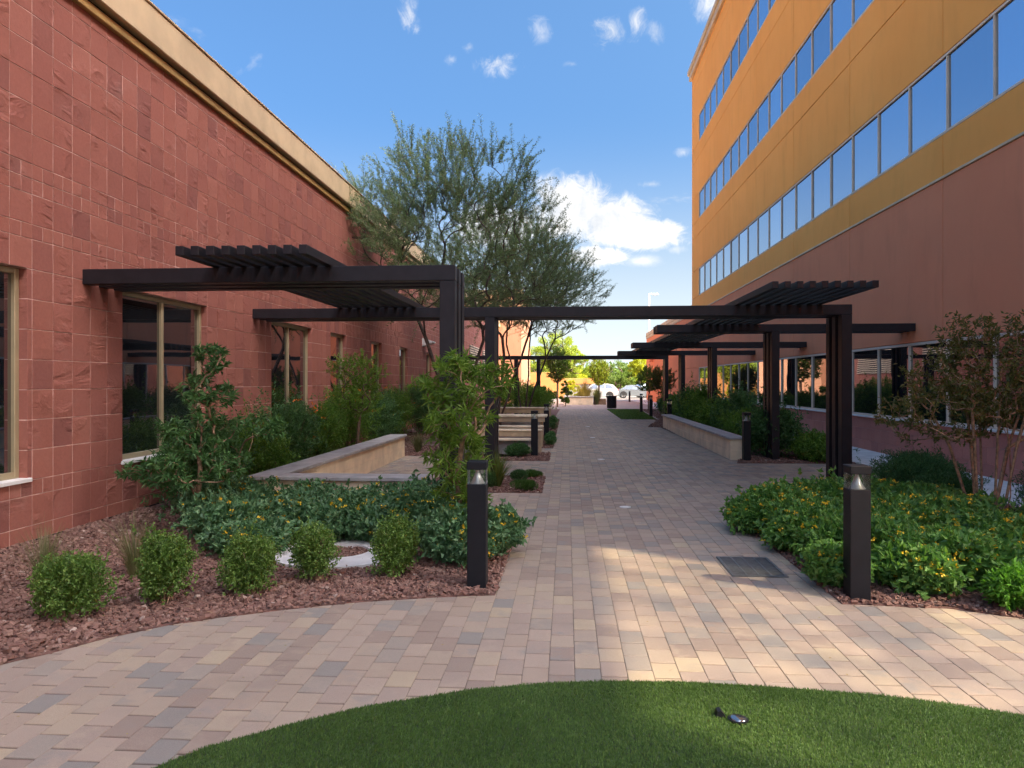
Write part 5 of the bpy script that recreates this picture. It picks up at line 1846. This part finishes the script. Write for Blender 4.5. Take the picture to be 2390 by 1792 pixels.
def clump_tree(name, label, cat, loc, lobes, nleaf, mat, seed, L, W, trunk=None, bark='bark_brown', group=None):
    rs = np.random.RandomState(seed)
    root = empty(name, (loc[0], loc[1], 0), label=label, cat=cat, group=group)
    # leaf clumps: sub-balls through each lobe
    Ps = []
    for c, r, sh in lobes:
        m = int(nleaf * sh); nb = max(14, m // 220)
        bc, _ = ellipsoid_points(rs, nb, c, np.array(r) * .9, .35)
        k = rs.randint(0, nb, m)
        br = np.array(r).mean() * rs.uniform(.14, .30, nb)
        d = unit(rs.normal(0, 1, (m, 3)))
        Ps.append(bc[k] + d * (br[k] * rs.rand(m) ** .4)[:, None] * np.array([1, 1, .7]))
    P = np.vstack(Ps); P = P[P[:, 2] > .05]
    V, F = leaves(P, unit(rs.normal(0, 1, P.shape)) + np.array([0, 0, .3]), L, W, rs, .2, .1, .3, .5)
    leaf_obj('crown', [(V, F)], M[mat], root)
    if trunk:
        th, tr = trunk
        tips = np.vstack([ellipsoid_points(rs, 24, c, np.array(r) * .8, .3)[0] for c, r, sh in lobes])
        chains, _, _ = grow([[np.array((0, 0, -.1)), np.array((.05, 0, th * .5)), np.array((0, .05, th))]], tips, rs, r_tip=tr / 6, expo=2.4)
        wood(chains, 'trunk', M[bark], root, 6)
    return root


clump_tree('conical_shrub', 'dark conical evergreen shrub right of the round-crowned tree trunk', 'shrub', (-.15, 52.2), [((0, 0, .75), (.55, .5, .75), .6), ((0, 0, 1.4), (.32, .3, .5), .4)], 6000, 'leaf_far_grn', 50, .08, .04, (.5, .05))
clump_tree('green_shrub', 'dark green shrub left of the round-crowned tree', 'shrub', (-1.6, 52), [((0, 0, .8), (1.0, .6, .8), 1.0)], 6000, 'leaf_far_grn', 51, .09, .05, (.5, .05))
clump_tree('yellow_shrub', 'glowing yellow-green shrub behind the long planter box', 'shrub', (.35, 64), [((0, 0, .85), (.95, .7, .85), .6), ((-.2, 0, 1.4), (.7, .5, .6), .4)], 9000, 'leaf_far_yel', 52, .09, .05, (.5, .05))
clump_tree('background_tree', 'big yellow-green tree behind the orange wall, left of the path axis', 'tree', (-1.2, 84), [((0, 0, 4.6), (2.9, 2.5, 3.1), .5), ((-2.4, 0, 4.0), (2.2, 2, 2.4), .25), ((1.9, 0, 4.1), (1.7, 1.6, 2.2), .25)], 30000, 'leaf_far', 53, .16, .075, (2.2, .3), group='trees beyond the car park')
BT_ = [(3.2, 98, 2.4, 3.0, 'leaf_far', 'low yellow-green tree behind the small planter tree'), (6.2, 96, 2.6, 3.5, 'leaf_far_grn', 'green tree rising behind the white car roof'),
       (9.2, 97, 2.4, 3.3, 'leaf_far', 'pale green tree behind the silver car'), (11.7, 96, 2.0, 2.8, 'leaf_far_grn', 'green tree behind the two small olive trees'),
       (0.2, 97, 2.4, 2.7, 'leaf_far_yel', 'yellow tree peeping over the lower orange wall'), (-6.5, 90, 3.0, 3.5, 'leaf_far', 'tree behind the tall section of the orange wall')]
for i, (x, y, r, hh, mt, lab) in enumerate(BT_):
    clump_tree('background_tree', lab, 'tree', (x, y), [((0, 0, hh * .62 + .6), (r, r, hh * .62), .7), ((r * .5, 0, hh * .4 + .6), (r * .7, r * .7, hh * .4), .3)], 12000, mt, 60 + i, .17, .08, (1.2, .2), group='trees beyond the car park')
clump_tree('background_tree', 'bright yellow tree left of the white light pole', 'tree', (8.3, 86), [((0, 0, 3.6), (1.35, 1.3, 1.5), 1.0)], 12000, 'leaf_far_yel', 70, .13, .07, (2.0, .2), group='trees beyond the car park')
# the far wood that closes the view on both sides
rs = np.random.RandomState(90)
P = []
for i in range(150):
    x = rs.uniform(-90, 110); y = rs.uniform(112, 150); r = rs.uniform(2.5, 4.0); h = rs.uniform(3.2, 5.5)
    d = unit(rs.normal(0, 1, (520, 3)))
    P.append(np.array([x, y, h * .5]) + d * np.array([r, r, h * .5]) * (rs.rand(520) ** .35)[:, None])
P = np.vstack(P)
V, F = leaves(P, unit(rs.normal(0, 1, P.shape)), .55, .3, rs, .2, .1, .3, .5)
o = leaf_obj('distant_wood', [(V, F)], M['leaf_far_grn'], None, 'stuff')
tag(o, 'far green wood closing the view beyond the car park', 'trees', None, 'stuff')

# fallen leaves and twigs on the pavers and gravel
rs = np.random.RandomState(91)
n = 170
P = np.stack([rs.uniform(-3.2, 4.2, n), 3.4 + 9 * rs.rand(n) ** 1.5, np.full(n, .004)], 1)
P = P[[not (in_poly(p[0], p[1], TURF)) for p in P]]
V, F = leaves(P, np.stack([rs.normal(0, 1, len(P)), rs.normal(0, 1, len(P)), np.full(len(P), .05)], 1), .018, .008, rs, .2, .1, 3.0, .05)
o = leaf_obj('fallen_leaves', [(V, F)], M['grass_gold'], None, 'stuff')
tag(o, 'a few tiny dry leaves scattered over the pavers', 'leaves', None, 'stuff')
mb = MB()
for i in range(26):
    x = rs.uniform(-3.6, -1.0); y = rs.uniform(4.9, 6.6)
    if not in_poly(x, y, BED_L1): continue
    a = rs.uniform(0, 6.28); L = rs.uniform(.06, .22)
    mb.tube([(x, y, .035), (x + L * .5 * math.cos(a), y + L * .5 * math.sin(a), .055), (x + L * math.cos(a + .3), y + L * math.sin(a + .3), .035)], [.002, .002, .001], 4)
o = mb.build('dry_twigs', M['bark_tan'], kind='stuff')
tag(o, 'dry fallen twigs on the red gravel by the clipped shrubs', 'twigs', None, 'stuff')

# unseen tree added so that its fine foliage thins the sun on the pavers
leafy_tree('sun_thinning_tree', 'added out-of-view tree thinning the sun, right of the camera', 'tree', (11.6, -.2), [[(0, 0), (0, 0, 3.0), (.1, 0, 7.0)]],
           [((0, 0, 10.4), (2.6, 3.6, 2.4), 1.0)], 480, 'leaf_mesq', 'bark', 95, per=60, L=.05, W=.022, twig=.9, whorl=False, r_tip=.004, shell=.05)
